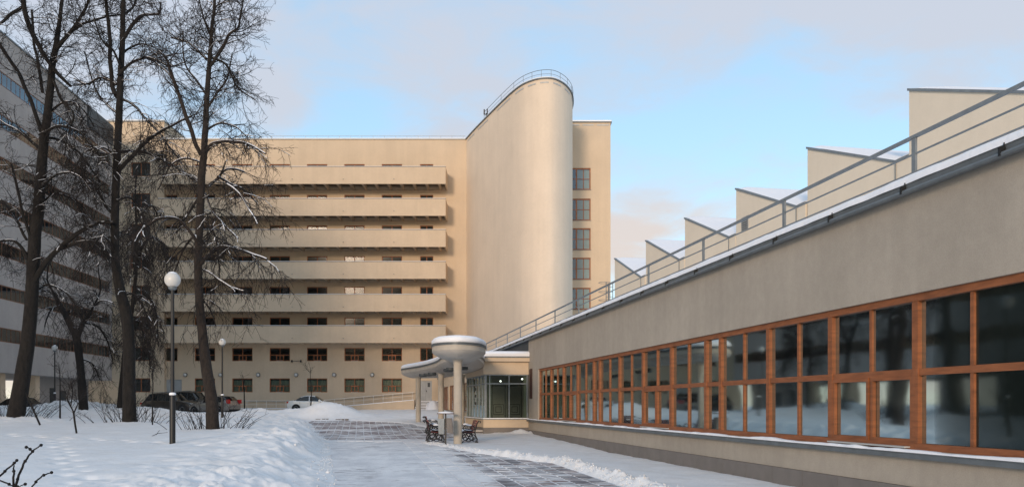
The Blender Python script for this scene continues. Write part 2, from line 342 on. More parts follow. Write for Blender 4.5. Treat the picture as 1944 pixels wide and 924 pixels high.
def ground(x, y):
    """snow surface height"""
    base = hp(y); xl, xr = lerp_tab(XLt, y), lerp_tab(XRt, y)
    nf = noise.fractal(Vector((x*.9, y*.9, 0)), 1.0, 2.0, 4)
    ns = noise.fractal(Vector((x*3.1, y*3.1, 3)), 1.0, 2.0, 4)
    vo = 0.0
    if y < 53 and x < xl: dd4, _p = noise.voronoi(Vector((x*1.9+.4*nf, y*1.5, 2))); vo = dd4[1]-dd4[0]
    nl = noise.noise(Vector((x*.25, y*.25, 9))); n3 = noise.fractal(Vector((x*11, y*11, 6)), 1.0, 2.0, 3)
    far = sm(53, 55.5, y)
    # right-hand side
    dR = x-xr
    if dR > 0:
        right = base + sm(0, .25, dR)*.045 + .10*(1-.75*sm(25, 29, y))*math.exp(-((dR-.32)/.3)**2)*(1+1.3*ns)*(1-far)*(1-sm(33, 34, y)*(1-sm(44, 46, y))) + .02*nf
        wl = 9-.191*y-xr; tgt = lerp_tab([(3, .05), (17, .05), (28.6, .03), (34, .13), (40, .21), (44, .24), (46, .4), (60, 1)], y)
        right += (tgt-base-.03)*sm(.3, max(.8, wl*.8), dR)*(1-sm(43, 45, y)); z = right
    elif x > xl: z = base - .05
    else:
        d = max(0, xl-x+.45*nf*sm(0, .6, xl-x)+.5*nl*sm(0, .8, xl-x))
        fld = lerp_tab(FL, y)+.05*nl+.02*nf
        t = sm(0, 1.9, d); away = sm(1.6, 5.5, d)
        crest = base+(lerp_tab(BK, y)+.14*nf+.10*nl)
        k_ = sm(-.25, .35, nl+.4*nf+.25*(1-sm(0, 2.2, d)))
        bank = crest+(.05*ns+.03*n3)*t*(.3+k_)*(1-.7*sm(2, 4.5, d))+.22*(min(vo, .45)-.2)*t*k_*(1-.8*sm(2, 4.5, d))
        z = (base*(1-t)+bank*t)*(1-away)+fld*away
        if y > 51: z = z*(1-sm(51, 55, y)*sm(-16.5, -14, x))+base*sm(51, 55, y)*sm(-16.5, -14, x)
    if far and x > xl and dR <= 0: z = base+.05*far-.05*(1-far)
    if y > 54: z += .04*nf
    # heaps
    def heap(cx, cy, rx, ry, h, rough=.12):
        q = ((x-cx)/rx)**2+((y-cy)/ry)**2
        return h*math.exp(-q*1.4)*(1+rough*2*ns) if q < 6 else 0
    z += heap(-13.3, 57.2, 2.9, 2.2, 1.15, .05)
    z += heap(-27.5, 49.5, 3.5, 3, .85)+heap(-24, 52, 2.6, 3, .35)+heap(-33.5, 52, 4, 4, .5)
    z += heap(-22.6, 36.5, 2.4, 2.4, .32)+heap(-11.3, 30.2, 1.2, 1.2, .06)+heap(-17.2, 35.6, 1.3, 1.3, .08)
    z += heap(-17.8, 55, 2.2, 1.5, .18)+heap(.5, 41.6, .8, .4, .22, .3)+heap(-.7, 41.7, .6, .35, .07, .3)
    z += heap(-19.6, 62, .9, .6, .42)+heap(-20.9, 62.3, .7, .5, .3)
    # foot trail across the garden
    if x < xl-3 and 9 < y < 50:
        for ax, ay, bx, by in ((-15, 26, -7, 13), (-22, 30, -6.5, 22), (-9, 11, -5, 16)):
            L2 = (bx-ax)**2+(by-ay)**2; t = ((x-ax)*(bx-ax)+(y-ay)*(by-ay))/L2
            if 0 < t < 1:
                dd = abs((x-ax)*(by-ay)-(y-ay)*(bx-ax))/math.sqrt(L2)
                if dd < .5:
                    s = t*math.sqrt(L2)/.75; k = (s % 1)-.5; side = .16 if int(s) % 2 else -.16
                    d2 = ((x-ax)*(by-ay)-(y-ay)*(bx-ax))/math.sqrt(L2)-side
                    z -= .09*math.exp(-(d2/.13)**2-(k*.75/.17)**2)
    return z

# ------------------------------------------------------------------ terrain
def make_ground():
    ys = []; y = -28.0
    while y < 9: ys.append(y); y += 1.2 if y < 3 else .3
    while y < 88: ys.append(y); y += max(.075, y*.0042)
    for k in (90, 95, 102, 115, 140, 200, 400, 900): ys.append(k)
    nx = 430; vs = []; fs = []
    for y in ys:
        yy = max(y, 7)
        for i in range(nx+1):
            t = i/nx
            if t < .06: x = -yy*.72-14-(1-t/.06)**2*(120+yy)
            elif t > .94: x = max(yy*.12, 3)+12+((t-.94)/.06)**2*(120+yy)
            else:
                a = -yy*.72-14; b = max(yy*.12, 3)+12
                u = (t-.06)/.88
                lo, hi = -yy*.66, min(yy*.3, 9)
                x = a+(lo-a)*u/.05 if u < .05 else (hi+(b-hi)*(u-.95)/.05 if u > .95 else lo+(hi-lo)*(u-.05)/.9)
            vs.append((x, y, ground(x, y) if -2 < y < 95 else hp(y)))
    m = nx+1
    for j in range(len(ys)-1):
        for i in range(nx): fs.append((j*m+i, j*m+i+1, (j+1)*m+i+1, (j+1)*m+i))
    mb = MB(); mb.v = vs; mb.f = fs
    struct(mb.build('snow_ground', M['ground'], smooth='all'))
make_ground()

# paved walk: base sheet with slabs as pieces
WD = Vector((-.191, 1, 0)).normalized(); WN = Vector((1, .191, 0)).normalized()     # along / across the low wing
def make_path():
    mb = MB(); ys = [3+i*.5 for i in range(103)]
    for y in ys:
        xl, xr = lerp_tab(XLt, y)-.3, lerp_tab(XRt, y)+.12
        for k in range(9): mb.v.append((xl+(xr-xl)*k/8, y, hp(y)))
    for j in range(len(ys)-1):
        for k in range(8): mb.f.append((j*9+k, j*9+k+1, j*9+k+10, j*9+k+9))
    path = struct(mb.build('paved_walk', M['packed']))
    A, B = .40, .52
    one = MB(); one.box(-A/2+.020, A/2-.020, -B/2+.013, B/2-.013, -.03, 0); b = .008
    me = one.mesh('paver', M['paver']); one = MB(); one.box(-A/2+.032, A/2-.032, -B/2+.02, B/2-.02, -.03, 0); me_near = one.mesh('paver', M['paver'])
    cells = []
    for i in range(-30, 31):
        for j in range(0, 112):
            u = i*A; w = 3+j*B
            p = WN*u+WD*w
            y = p.y
            if y < 4 or y > 54: continue
            xl, xr = lerp_tab(XLt, y), lerp_tab(XRt, y)
            if xl-.2 < p.x < xr+.05 and ((p.x+.191*y > 1.9 and y < 34.6) or y > 34.2): cells.append((p.x, y))
    px = lambda c: 972+c[0]/c[1]*F
    vis = [c for c in cells if c[1] > 16 and px(c) < 1250]
    bare = [c for c in vis if (c[0]+.191*c[1] > 3.0)]
    bare.sort(key=lambda c: c[1]); ind = set(bare[:300])
    rz = math.atan2(WN.y, WN.x); slope = lambda y: math.atan2(hp(y+.3)-hp(y-.3), .6)
    for c in bare[:300]:
        o = inst(me_near if c[1] < 34 else me, 'paver', path, (c[0], c[1], hp(c[1])+.012+random.uniform(-.003, .003)), rz)
        o.rotation_euler = (slope(c[1])+random.uniform(-.006, .006), random.uniform(-.006, .006), rz)
    rest = MB(); cs, sn = math.cos(rz), math.sin(rz)
    for c in cells:
        if c in ind: continue
        zz = random.uniform(-.003, .003)+.012
        vs = []
        for (dx, dy) in ((-A/2+.020, -B/2+.013), (A/2-.020, -B/2+.013), (A/2-.020, B/2-.013), (-A/2+.020, B/2-.013)):
            X = c[0]+dx*cs-dy*sn; Y = c[1]+dx*sn+dy*cs; vs.append((X, Y, hp(Y)+zz))
        vs += [(v[0], v[1], v[2]-.03) for v in vs[:4]]
        rest.add(vs, [(0, 1, 2, 3), (0, 4, 5, 1), (1, 5, 6, 2), (2, 6, 7, 3), (3, 7, 4, 0)])
    o = stuff(rest.build('pavers', M['paver'], path))
    # crumbled snow thrown up along the right edge
    cr = MB(); random.seed(3)
    for _ in range(1500):
        y = random.uniform(14, 33); x = lerp_tab(XRt, y)+random.gauss(.28, .2); r = random.uniform(.006, .026)
        z = ground(x, y)
        pts = [Vector((random.uniform(-1, 1), random.uniform(-1, 1), random.uniform(-.4, 1))).normalized()*r*random.uniform(.7, 1.2) for _ in range(6)]
        c = Vector((x, y, z+r*.3)); q = [Vector((r, 0, 0)), Vector((0, r, 0)), Vector((-r, 0, 0)), Vector((0, -r, 0)), Vector((0, 0, r)), Vector((0, 0, -r))]
        q = [c+a*random.uniform(.7, 1.3) for a in q]
        cr.add(q, [(0, 1, 4), (1, 2, 4), (2, 3, 4), (3, 0, 4), (1, 0, 5), (2, 1, 5), (3, 2, 5), (0, 3, 5)])
    for _ in range(1500):
        y = 12+random.random()**.6*38; d = abs(random.gauss(0, .55)); x = lerp_tab(XLt, y)+.35-d
        r = random.uniform(.008, .032)*(1 if random.random() < .96 else 2)
        c = Vector((x, y, ground(x, y)+r*.25)); q = [Vector((r, 0, 0)), Vector((0, r, 0)), Vector((-r, 0, 0)), Vector((0, -r, 0)), Vector((0, 0, r*.8)), Vector((0, 0, -r))]
        q = [c+a*random.uniform(.6, 1.3) for a in q]
        cr.add(q, [(0, 1, 4), (1, 2, 4), (2, 3, 4), (3, 0, 4), (1, 0, 5), (2, 1, 5), (3, 2, 5), (0, 3, 5)])
    stuff(cr.build('snow_crumbs', M['ground'], smooth='all'))['label'] = 'crumbled snow lumps along both edges of the paved walk'
    # kerb under the heap, blocks showing through the snow
    for (a, b, w) in ((599, 608, 0), (611, 617, 0), (619, 623, 0), (637, 646, 0), (648, 653, 0), (655, 661, 0)):
        Y = 54.2; mb = MB(); z = hp(Y)
        mb.box(XP(a, Y), XP(b, Y), Y, Y+.15, z-.1, z+.13+random.uniform(-.02, .02)); mb.build('kerb_stone', M['plinth'], path)
make_path()

# ------------------------------------------------------------------ right-hand low wing
def make_low_wing():
    rt = root('low_wing', (9, 0, 0), 'long single-storey cream wing with orange timber ribbon window and snowy roof edge on the right', 'building')
    W = Wall((9, 0, H), WD, -WN)
    S = 1/WD.y                          # wall length per metre of depth
    Y2u = lambda y: y*S
    z0, z1 = -.735, 1.81
    y_end = 42.5
    # bays in depth, from the far end
    bays = []
    ya = 40.2
    def run(ya, n, w, kind):
        for _ in range(n): bays.append((ya-w, ya, kind)); ya -= w
        return ya
    ya = run(ya, 4, 2.31, 'bay'); ya = run(ya, 1, .76, 'slim'); ya = run(ya, 4, 2.325, 'bay'); ya = run(ya, 1, .85, 'slim')
    ya = run(ya, 4, 2.35, 'bay'); ya = run(ya, 1, .85, 'slim'); ya = run(ya, 3, 2.35, 'bay')
    ylast = ya
    hole = (Y2u(ylast), Y2u(40.2), z0, z1)
    mb = MB(); u0 = Y2u(-14); u1 = Y2u(y_end)
    W.face(mb, u0, u1, -1.33, 3.5, [hole], .2)
    mb.quad(W.T((u1, 0, -1.33)), W.T((u1, -.6, -1.33)), W.T((u1, -.6, 3.5)), W.T((u1, 0, 3.5)))
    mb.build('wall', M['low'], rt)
    # cladding of the upper wall beyond the pavilion
    mb = MB(); mb.box(u1, Y2u(60), -.3, -.02, 1.9, 3.5, W.T); mb.build('dark_cladding', M['clad'], rt)
    # plinth in slabs
    k = 0; u = Y2u(2.0)
    while u < u1-.05:
        v = min(u+1.2, u1); mb = MB(); mb.box(u+.004, v-.004, -.1, .035, -2.0, -1.335, W.T); mb.build('plinth_slab', M['plinth'], rt); u = v
    mb = MB(); mb.box(u0, Y2u(2), -.1, .035, -2, -1.335, W.T); mb.build('plinth', M['plinth'], rt)
    # sill + snow on it
    mb = MB()
    mb.box(Y2u(ylast), u1, -.16, .10, z0-.06, z0-.035, W.T); mb.box(Y2u(ylast), u1, .085, .112, z0-.13, z0-.06, W.T)
    mb.build('sill', M['metal'], rt)
    def ridge(name, ua, ub, d0, d1, zb, hfun, mat_, parent, n, sharp=5, T=W.T):
        mb = MB(); prof = [0, .55, .9, 1, .97, .8, .45, 0]; ds = [0, .08, .25, .6, .85, .96, .99, 1]
        for i in range(n+1):
            u = ua+(ub-ua)*i/n; h, push = hfun(u)
            for p, dd in zip(prof, ds): mb.v.append(T((u, d0+(d1+push-d0)*dd, zb+h*p)))
        q = len(prof)
        for i in range(n):
            for k in range(q-1): mb.f.append((i*q+k, i*q+k+1, (i+1)*q+k+1, (i+1)*q+k))
        return mb.build(name, mat_, parent, smooth='all')
    def hs(u):
        a = noise.noise(Vector((u*.7, 2, 0))); b = noise.noise(Vector((u*2.7, 5, 0)))
        return max(.004, .045+.05*a+.02*b), .03*b
    ridge('sill_snow', Y2u(ylast), u1-.02, -.10, .11, z0-.034, hs, M['snow'], rt, 420)
    # roof slab, fascia, gutter
    mb = MB(); mb.box(u0, Y2u(60), -14, .05, 3.5, 3.56, W.T); mb.build('roof_slab', M['clad'], rt)
    mb = MB(); mb.box(u0, Y2u(60), .052, .10, 3.42, 3.60, W.T); mb.build('fascia', M['metal'], rt)
    mb = MB(); mb.tube([W.T((u0, .15, 3.44)), W.T((Y2u(60), .15, 3.44))], .045, 8); mb.build('gutter', M['metal'], rt)
    br = MB(); br.box(-.02, .02, -.06, .03, -.05, .08); br.box(-.008, .008, -.06, -.045, -.05, .14); brm = br.mesh('gutter_bracket', M['darkmetal'])
    y = 3.0
    while y < 58: inst(brm, 'gutter_bracket', rt, W.T((Y2u(y), .17, 3.47)), W.rz()); y += 2.0
    def hr(u):
        return .17+.04*noise.noise(Vector((u*.8, 1, 4)))+.015*noise.noise(Vector((u*4, 1, 4))), .02*noise.noise(Vector((u*2, 7, 4)))
    ridge('roof_edge_snow', u0, Y2u(60), -1.2, .12, 3.585, hr, M['roofsnow'], rt, 500)
    mb = MB(); n = 60
    mb.box(u0, Y2u(60), -14, -1.0, 3.561, 3.66, W.T); mb.build('roof_snow', M['roofsnow'], rt)
    # railing
    rl = MB(); ro = .02
    top, mid, low = 4.43, 4.12, 3.82
    T = lambda v: W.T((v[0], v[1], v[2]))
    a, b = Y2u(-6), Y2u(59.5); dd = -.12
    rl.box(a, b, dd-.03, dd+.03, top-.05, top, T)
    rl.build('handrail', M['rail'], rt)
    for z in (mid, low):
        rl = MB(); rl.box(a, b, dd-.012, dd+.012, z-.012, z+.012, T); rl.build('rail_bar', M['rail'], rt)
    ps = MB(); ps.box(-.045, .045, -.02, .02, 3.55, top-.05); psm = ps.mesh('rail_post', M['rail'])
    for k in range(17):
        y = 13.08-3*4.0*0+4.02*(k-4)
        p = W.T((Y2u(y), dd, 0)); inst(psm, 'rail_post', rt, (p.x, p.y, H), W.rz())
    # snow line lying on the top rail in patches
    # windows
    D = -.13
    curt = []
    for bi, (ya, yb, kind) in enumerate(bays):
        ua, ub = Y2u(ya), Y2u(yb); fw = .07
        fr = MB()
        def bar(a, b, c, d, dd=0, th=.07): fr.box(a, b, D-th/2+dd, D+th/2+dd, c, d, W.T)
        # perimeter of the bay (half of every heavy mullion)
        bar(ua+.002, ua+.07, z0+.11, z1-.12, .02, .09); bar(ub-.07, ub-.002, z0+.11, z1-.12, .02, .09)
        bar(ua+.002, ub-.002, z1-.12, z1-.002, .025, .10); bar(ua+.002, ub-.002, z0, z0+.11, .025, .10)
        zt = .535
        if kind == 'bay':
            um = (ua+ub)/2
            bar(um-.034, um+.034, zt+.055, z1-.12, .005, .05); bar(um-.034, um+.034, z0+.11, zt-.055, .005, .05)
            bar(ua+.07, ub-.07, zt-.055, zt+.055, .008)
            panes = [(ua+.07, um-.034, zt+.055, z1-.12), (um+.034, ub-.07, zt+.055, z1-.12), (ua+.07, um-.034, z0+.11, zt-.055), (um+.034, ub-.07, z0+.11, zt-.055)]
        else:
            bar(ua+.07, ub-.07, zt-.055, zt+.055, .008)
            panes = [(ua+.07, ub-.07, zt+.055, z1-.12), (ua+.07, ub-.07, z0+.11, zt-.055)]
        w = fr.build('window', M['wood'], rt)
        sash = bi in (2, 7, 12)
        for pi, (a, b, c, d) in enumerate(panes):
            tilt = random.uniform(-.0025, .0025); mbp = MB()
            mbp.add([W.T((a, D-.012, c)), W.T((b, D-.012+tilt, c)), W.T((b, D-.012+tilt, d)), W.T((a, D-.012, d))], [(0, 1, 2, 3)])
            mbp.build('pane', M['glass'], w)
            if sash and pi >= 2:
                s = MB()
                for q in ((a, a+.06, c, d), (b-.06, b, c, d), (a+.06, b-.06, c, c+.06), (a+.06, b-.06, d-.06, d)): s.box(q[0], q[1], D-.009, D+.058, q[2], q[3], W.T)
                s.build('sash', M['wood'], w)
        if sash:
            s = MB(); s.box(ua+.1, ub-.1, D+.06, D+.19, z0+.03, z0+.055, W.T); s.build('drip_board', M['palemetal'], w)
        curt.append((ua, ub, kind))
    # interior: floor, back wall, ceiling and cross walls, with blinds standing behind some bays
    mb = MB(); a, b = Y2u(ylast)-1, Y2u(40.6)
    mb.box(a, b, -6.2, -6, -1.3, 3.0, W.T); mb.box(a, b, -6, -.22, -1.4, -1.3, W.T); mb.box(a, b, -6, -.22, 3.0, 3.1, W.T)
    mb.box(a-.1, a, -6, -.22, -1.3, 3, W.T); mb.box(b, b+.1, -6, -.22, -1.3, 3, W.T)
    for yy in (10.8, 20.4, 30.5): mb.box(Y2u(yy), Y2u(yy)+.2, -6, -.4, -1.3, 3, W.T)
    mb.build('room_interior', M['room'], rt)
    for i, (ua, ub, kind) in enumerate(curt):
        if kind == 'slim':
            mb = MB(); mb.box(ua+.06, ub-.06, -.30, -.26, z0+.02, z1-.02, W.T); mb.build('blank_panel', M['white'], rt)
        elif i < 10 and i not in (1, 2, 3) or i in (5, 6):
            mb = MB(); n = 36
            lo = ua+.1 if i % 2 else ua+(ub-ua)*.5
            for k in range(n+1):
                u = lo+(ub-.1-lo)*k/n; d = -.42+.05*math.sin(k*1.9)+.02*math.sin(k*.7)
                mb.v += [tuple(W.T((u, d, z0+.02))), tuple(W.T((u, d, z1)))]
            for k in range(n): mb.f.append((2*k, 2*k+2, 2*k+3, 2*k+1))
            mb.build('curtain', M['curtain'], rt, smooth='all')
    # brown louvre strip
    mb = MB(); ua, ub = Y2u(41.55), Y2u(42.15)
    mb.box(ua, ub, .002, .02, .33, 1.9, W.T); mb.build('louvre_backing', M['darkmetal'], rt)
    for k in range(22):
        mb = MB(); z = .36+k*.07; mb.box(ua, ub, .021, .05, z, z+.045, W.T); mb.build('louvre_slat', M['louvre'], rt)
    # saw-tooth roof lights
    Xs = 12.0; WS = Wall((Xs, 0, H), WD, -WN); hpk, hlo = 6.88, 5.43
    ys = [17.4-12.03, 17.4-8.02, 17.4-4.01, 17.4, 21.35, 25.4, 29.4, 33.42, 37.5]
    LEN = -16
    for k, y in enumerate(ys):
        a, b = Y2u(y-3.52), Y2u(y); g0 = Y2u(y-3.95)
        mb = MB()
        # prism: side wall facing the yard, back wall, end
        mb.add([WS.T((g0, 0, 3.5)), WS.T((b, 0, 3.5)), WS.T((b, 0, hpk)), WS.T((a, 0, hlo)), WS.T((g0, 0, hlo)),
                WS.T((g0, LEN, 3.5)), WS.T((b, LEN, 3.5)), WS.T((b, LEN, hpk)), WS.T((a, LEN, hlo)), WS.T((g0, LEN, hlo))],
               [(0, 1, 2, 3, 4), (5, 9, 8, 7, 6), (1, 6, 7, 2), (0, 4, 9, 5), (3, 2, 7, 8), (4, 3, 8, 9)])
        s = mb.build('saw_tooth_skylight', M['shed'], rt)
        sn = MB(); nn = 26
        for i in range(nn+1):
            t = i/nn; uu = a+(b-a)*t; zz = hlo+(hpk-hlo)*t
            th = .10+.03*noise.noise(Vector((uu, 3, 1)))
            if i in (0, nn): th = .04
            for dd in (-.04, -.3, LEN): sn.v.append(tuple(WS.T((uu, dd, zz+(.035 if dd == -.04 else th)))))
        for i in range(nn):
            for j in range(2): sn.f.append((i*3+j, i*3+j+1, (i+1)*3+j+1, (i+1)*3+j))
        sn.box(g0, a, LEN, -.04, hlo+.01, hlo+.08, WS.T)
        sn.build('roof_snow', M['roofsnow'], s, smooth=True)
        cp = MB(); dx, dz = (b-a), (hpk-hlo)
        for (e0, e1) in ((0, .045), (.0, .0)):
            if e1: cp.add([WS.T((a, .03, hlo-.02)), WS.T((b+.03, .03, hpk-.02)), WS.T((b+.03, .03, hpk+.035)), WS.T((a, .03, hlo+.035)),
                    WS.T((a, -.06, hlo-.02)), WS.T((b+.03, -.06, hpk-.02)), WS.T((b+.03, -.06, hpk+.035)), WS.T((a, -.06, hlo+.035))],
                   [(0, 1, 2, 3), (4, 7, 6, 5), (3, 2, 6, 7), (0, 4, 5, 1), (1, 5, 6, 2), (0, 3, 7, 4)])
        cp.box(g0, a, -.06, .03, hlo-.02, hlo+.035, WS.T)
        cp.build('verge_flashing', M['rail'], s)
        if k >= 3:
            dp = MB(); q = WS.T((a-.02, .03, 0)); dp.tube([(q.x, q.y, H+3.5), (q.x, q.y, H+hlo-.02)], .012, 6); dp.build('drip_line', M['metal'], s)
        if k == 5:
            vt = MB(); ua2, ub2 = Y2u(24.55), Y2u(24.95)+.05; vt.box(ua2, ub2, .002, .03, 5.42, 5.85, WS.T); vt.build('vent', M['palemetal'], s)
            vt = MB()
            for q in range(6): vt.box(ua2+.03, ub2-.03, .031, .045, 5.45+q*.065, 5.485+q*.065, WS.T)
            vt.build('vent_slats', M['metal'], s)
    return W
WL = make_low_wing()

# ------------------------------------------------------------------ entrance pavilion
def make_pavilion():
    rt = root('entrance_pavilion', (-.3, 42.5, .3), 'glazed grey-framed entrance pavilion with low cream wall between the canopy and the low wing', 'building')
    A = Vector((-1.46, 42.25, H)); B = Vector((.88, 42.5, H))
    fr = Wall(A, B-A, Vector((.1, -1, 0))); L1 = (B-A).length
    A2 = Vector((-2.85, 48.6, H)); sd_ = Wall(A, A2-A, Vector((-1, -.22, 0))); L2 = (A2-A).length
    zs, zt = -.74, 1.62
    for W_, L_ in ((fr, L1), (sd_, L2)):
        mb = MB(); mb.box(-.06 if W_ is fr else .062, L_, -.25, 0, -1.2, zs-.03, W_.T); mb.build('parapet_wall', M['facade'], rt)
        mb = MB(); mb.box(-.06 if W_ is fr else .062, L_, -.25, .03, -2.0, -1.202, W_.T); mb.build('plinth', M['plinth'], rt)
        mb = MB(); mb.box(-.03, L_, -.2, .07, zs-.028, zs, W_.T); mb.build('sill', M['metal'], rt)
        mb = MB(); mb.box(-.03, L_, -.15, .08, zs+.002, zs+.045, W_.T); mb.build('sill_snow', M['snow'], rt)
        mb = MB(); mb.box(-.06 if W_ is fr else .062, L_, -.25, 0, zt, 2.38, W_.T); mb.build('lintel', M['facade'], rt)
    # front glazing
    def glazing(W_, L_, verts, zc, gates):
        f = MB(); t = .05
        for v in verts: f.box(v-t/2, v+t/2, -.13, -.05, zs, zt, W_.T)
        for z in (zs+.03, zc, zt-.03):
            for v0, v1 in zip(verts, verts[1:]): f.box(v0+t/2, v1-t/2, -.125, -.055, z-.03, z+.03, W_.T)
        w = f.build('window', M['rail'], rt)
        for v0, v1 in zip(verts, verts[1:]):
            for c, d in ((zs+.06, zc-.03), (zc+.03, zt-.06)):
                g = MB(); g.add([W_.T((v0+t/2, -.09, c)), W_.T((v1-t/2, -.09, c)), W_.T((v1-t/2, -.09, d)), W_.T((v0+t/2, -.09, d))], [(0, 1, 2, 3)]); g.build('pane', M['glass'], w)
    glazing(fr, L1, [.03, L1*.12, L1*.56, L1*.97], 1.13, 0)
    n = 6; glazing(sd_, L2, [.08]+[L2*(i+1)/n*.97 for i in range(n)], 1.13, 0)
    # inner doors with square grilles
    for cx, w_ in ((-.75, .8), (.15, .8)):
        d = MB(); Y = 44.3
        for x in (cx-w_/2, cx+w_/2-.06): d.box(x, x+.06, Y, Y+.05, H-1.2, H+1.1)
        d.box(cx-w_/2+.06, cx+w_/2-.06, Y, Y+.05, H+1.04, H+1.1); d.box(cx-w_/2+.06, cx+w_/2-.06, Y, Y+.05, H-1.2, H-1.1)
        for s in (.26, .14):
            zc = H-.25
            d.box(cx-s, cx+s, Y-.03, Y-.005, zc+s, zc+s+.03); d.box(cx-s, cx+s, Y-.03, Y-.005, zc-s-.03, zc-s)
            d.box(cx-s-.03, cx-s, Y-.03, Y-.005, zc-s-.03, zc+s+.03); d.box(cx+s, cx+s+.03, Y-.03, Y-.005, zc-s-.03, zc+s+.03)
        d.build('inner_door', M['darkmetal'], rt)
    mb = MB(); mb.box(-2.3, .9, 47.5, 47.6, .3, 4.1); mb.box(-2.6, 1.0, 42.6, 48, .3, .42); mb.box(.95, 1.0, 42.6, 47.5, .42, 4); mb.build('lobby_interior', M['dorm'], rt)
    for x in (-1.3, .62): mb = MB(); mb.box(x, x+.2, 42.75, 42.8, H-.7, H+1.55); mb.build('blind', M['curtain'], rt)
    for x, z in ((-.62, H+1.28), (.55, H+1.4)):
        mb = MB(); mb.ball((x, 43.0, z), .045, 10, 6); mb.build('lamp', M['tube'], rt)
    # double doors on the side: dark handles
    mb = MB()
    for z in (-.0, .42, .8): mb.box(L2*.40, L2*.43, .0, .06, z, z+.16, sd_.T)
    mb.build('door_handle', M['darkmetal'], rt)
    # roof with snow
    poly = [(-1.62, 42.0), (1.0, 42.25), (.2, 46.5), (-.4, 49.6), (-3.0, 49.0)]
    def slab(z0, z1, off, name, m, bev=0):
        cx = sum(p[0] for p in poly)/5; cy = sum(p[1] for p in poly)/5
        q = [(p[0]+(cx-p[0])*off, p[1]+(cy-p[1])*off) for p in poly]; mb = MB()
        rings = [(0, z0), (0, z1)] if not bev else [(0, z0), (-.01, z0+(z1-z0)*.5), (bev*.3, z0+(z1-z0)*.85), (bev, z1)]
        for o, z in rings:
            for x, y in q: mb.v.append((x+(cx-x)*o, y+(cy-y)*o, H+z))
        k = len(q)
        for r in range(len(rings)-1):
            for i in range(k): mb.f.append((r*k+i, r*k+(i+1) % k, (r+1)*k+(i+1) % k, (r+1)*k+i))
        mb.f.append(tuple(range((len(rings)-1)*k, len(rings)*k))); mb.f.append(tuple(reversed(range(k))))
        mb.build(name, m, rt, smooth=bool(bev))
    slab(2.30, 2.50, 0, 'roof_slab', M['facade']); slab(2.502, 2.57, -.012, 'coping', M['metal']); slab(2.572, 2.86, .01, 'roof_snow', M['roofsnow'], .06)
    # rear wall of the wing running on to the courtyard block
    rw = root('link_wing', (-5, 66, .8), 'low cream wing with timber windows behind the entrance canopy columns', 'building')
    a = Vector((8.06-.191*49, 49, H)); b = Vector((8.06-.191*82, 82, H)); W2 = Wall(a, b-a, -WN); LL = (b-a).length
    hole = [( (y0-49)/33*LL, (y1-49)/33*LL, -.45, 1.7) for y0, y1 in ((51, 57), (58.5, 64.5), (66.5, 72), (73, 78.5))]
    mb = MB(); W2.face(mb, 0, LL, -1.4, 2.6, hole, .2); mb.build('wall', M['facade'], rw)
    mb = MB(); mb.box(0, LL, -6, .1, 2.6, 2.75, W2.T); mb.build('roof_slab', M['metal'], rw)
    mb = MB(); mb.box(0, LL, -6, .08, 2.752, 2.9, W2.T); mb.build('roof_snow', M['roofsnow'], rw)
    mb = MB(); mb.box(0, LL, 0.002, .1, -.53, -.48, W2.T); mb.build('sill', M['metal'], rw)
    for (a_, b_, c, d) in hole:
        f = MB(); n = 5
        for i in range(n+1):
            u = a_+(b_-a_)*i/n; f.box(max(a_, u-.05), min(b_, u+.05), -.16, -.08, c, d, W2.T)
        for i in range(n):
            u = a_+(b_-a_)*i/n+.05; v = a_+(b_-a_)*(i+1)/n-.05
            for z in (c, .6, d-.08): f.box(u, v, -.155, -.085, z, z+.08, W2.T)
        w = f.build('window', M['wood'], rw)
        for i in range(n):
            u = a_+(b_-a_)*i/n+.05; v = a_+(b_-a_)*(i+1)/n-.05
            g = MB(); g.add([W2.T((u, -.12, c)), W2.T((v, -.12, c)), W2.T((v, -.12, d)), W2.T((u, -.12, d))], [(0, 1, 2, 3)]); g.build('pane', M['glass'], w)
        g = MB(); g.box(a_, b_, -.6, -.5, c, d, W2.T); g.build('curtain', M['curtain'], rw)
make_pavilion()

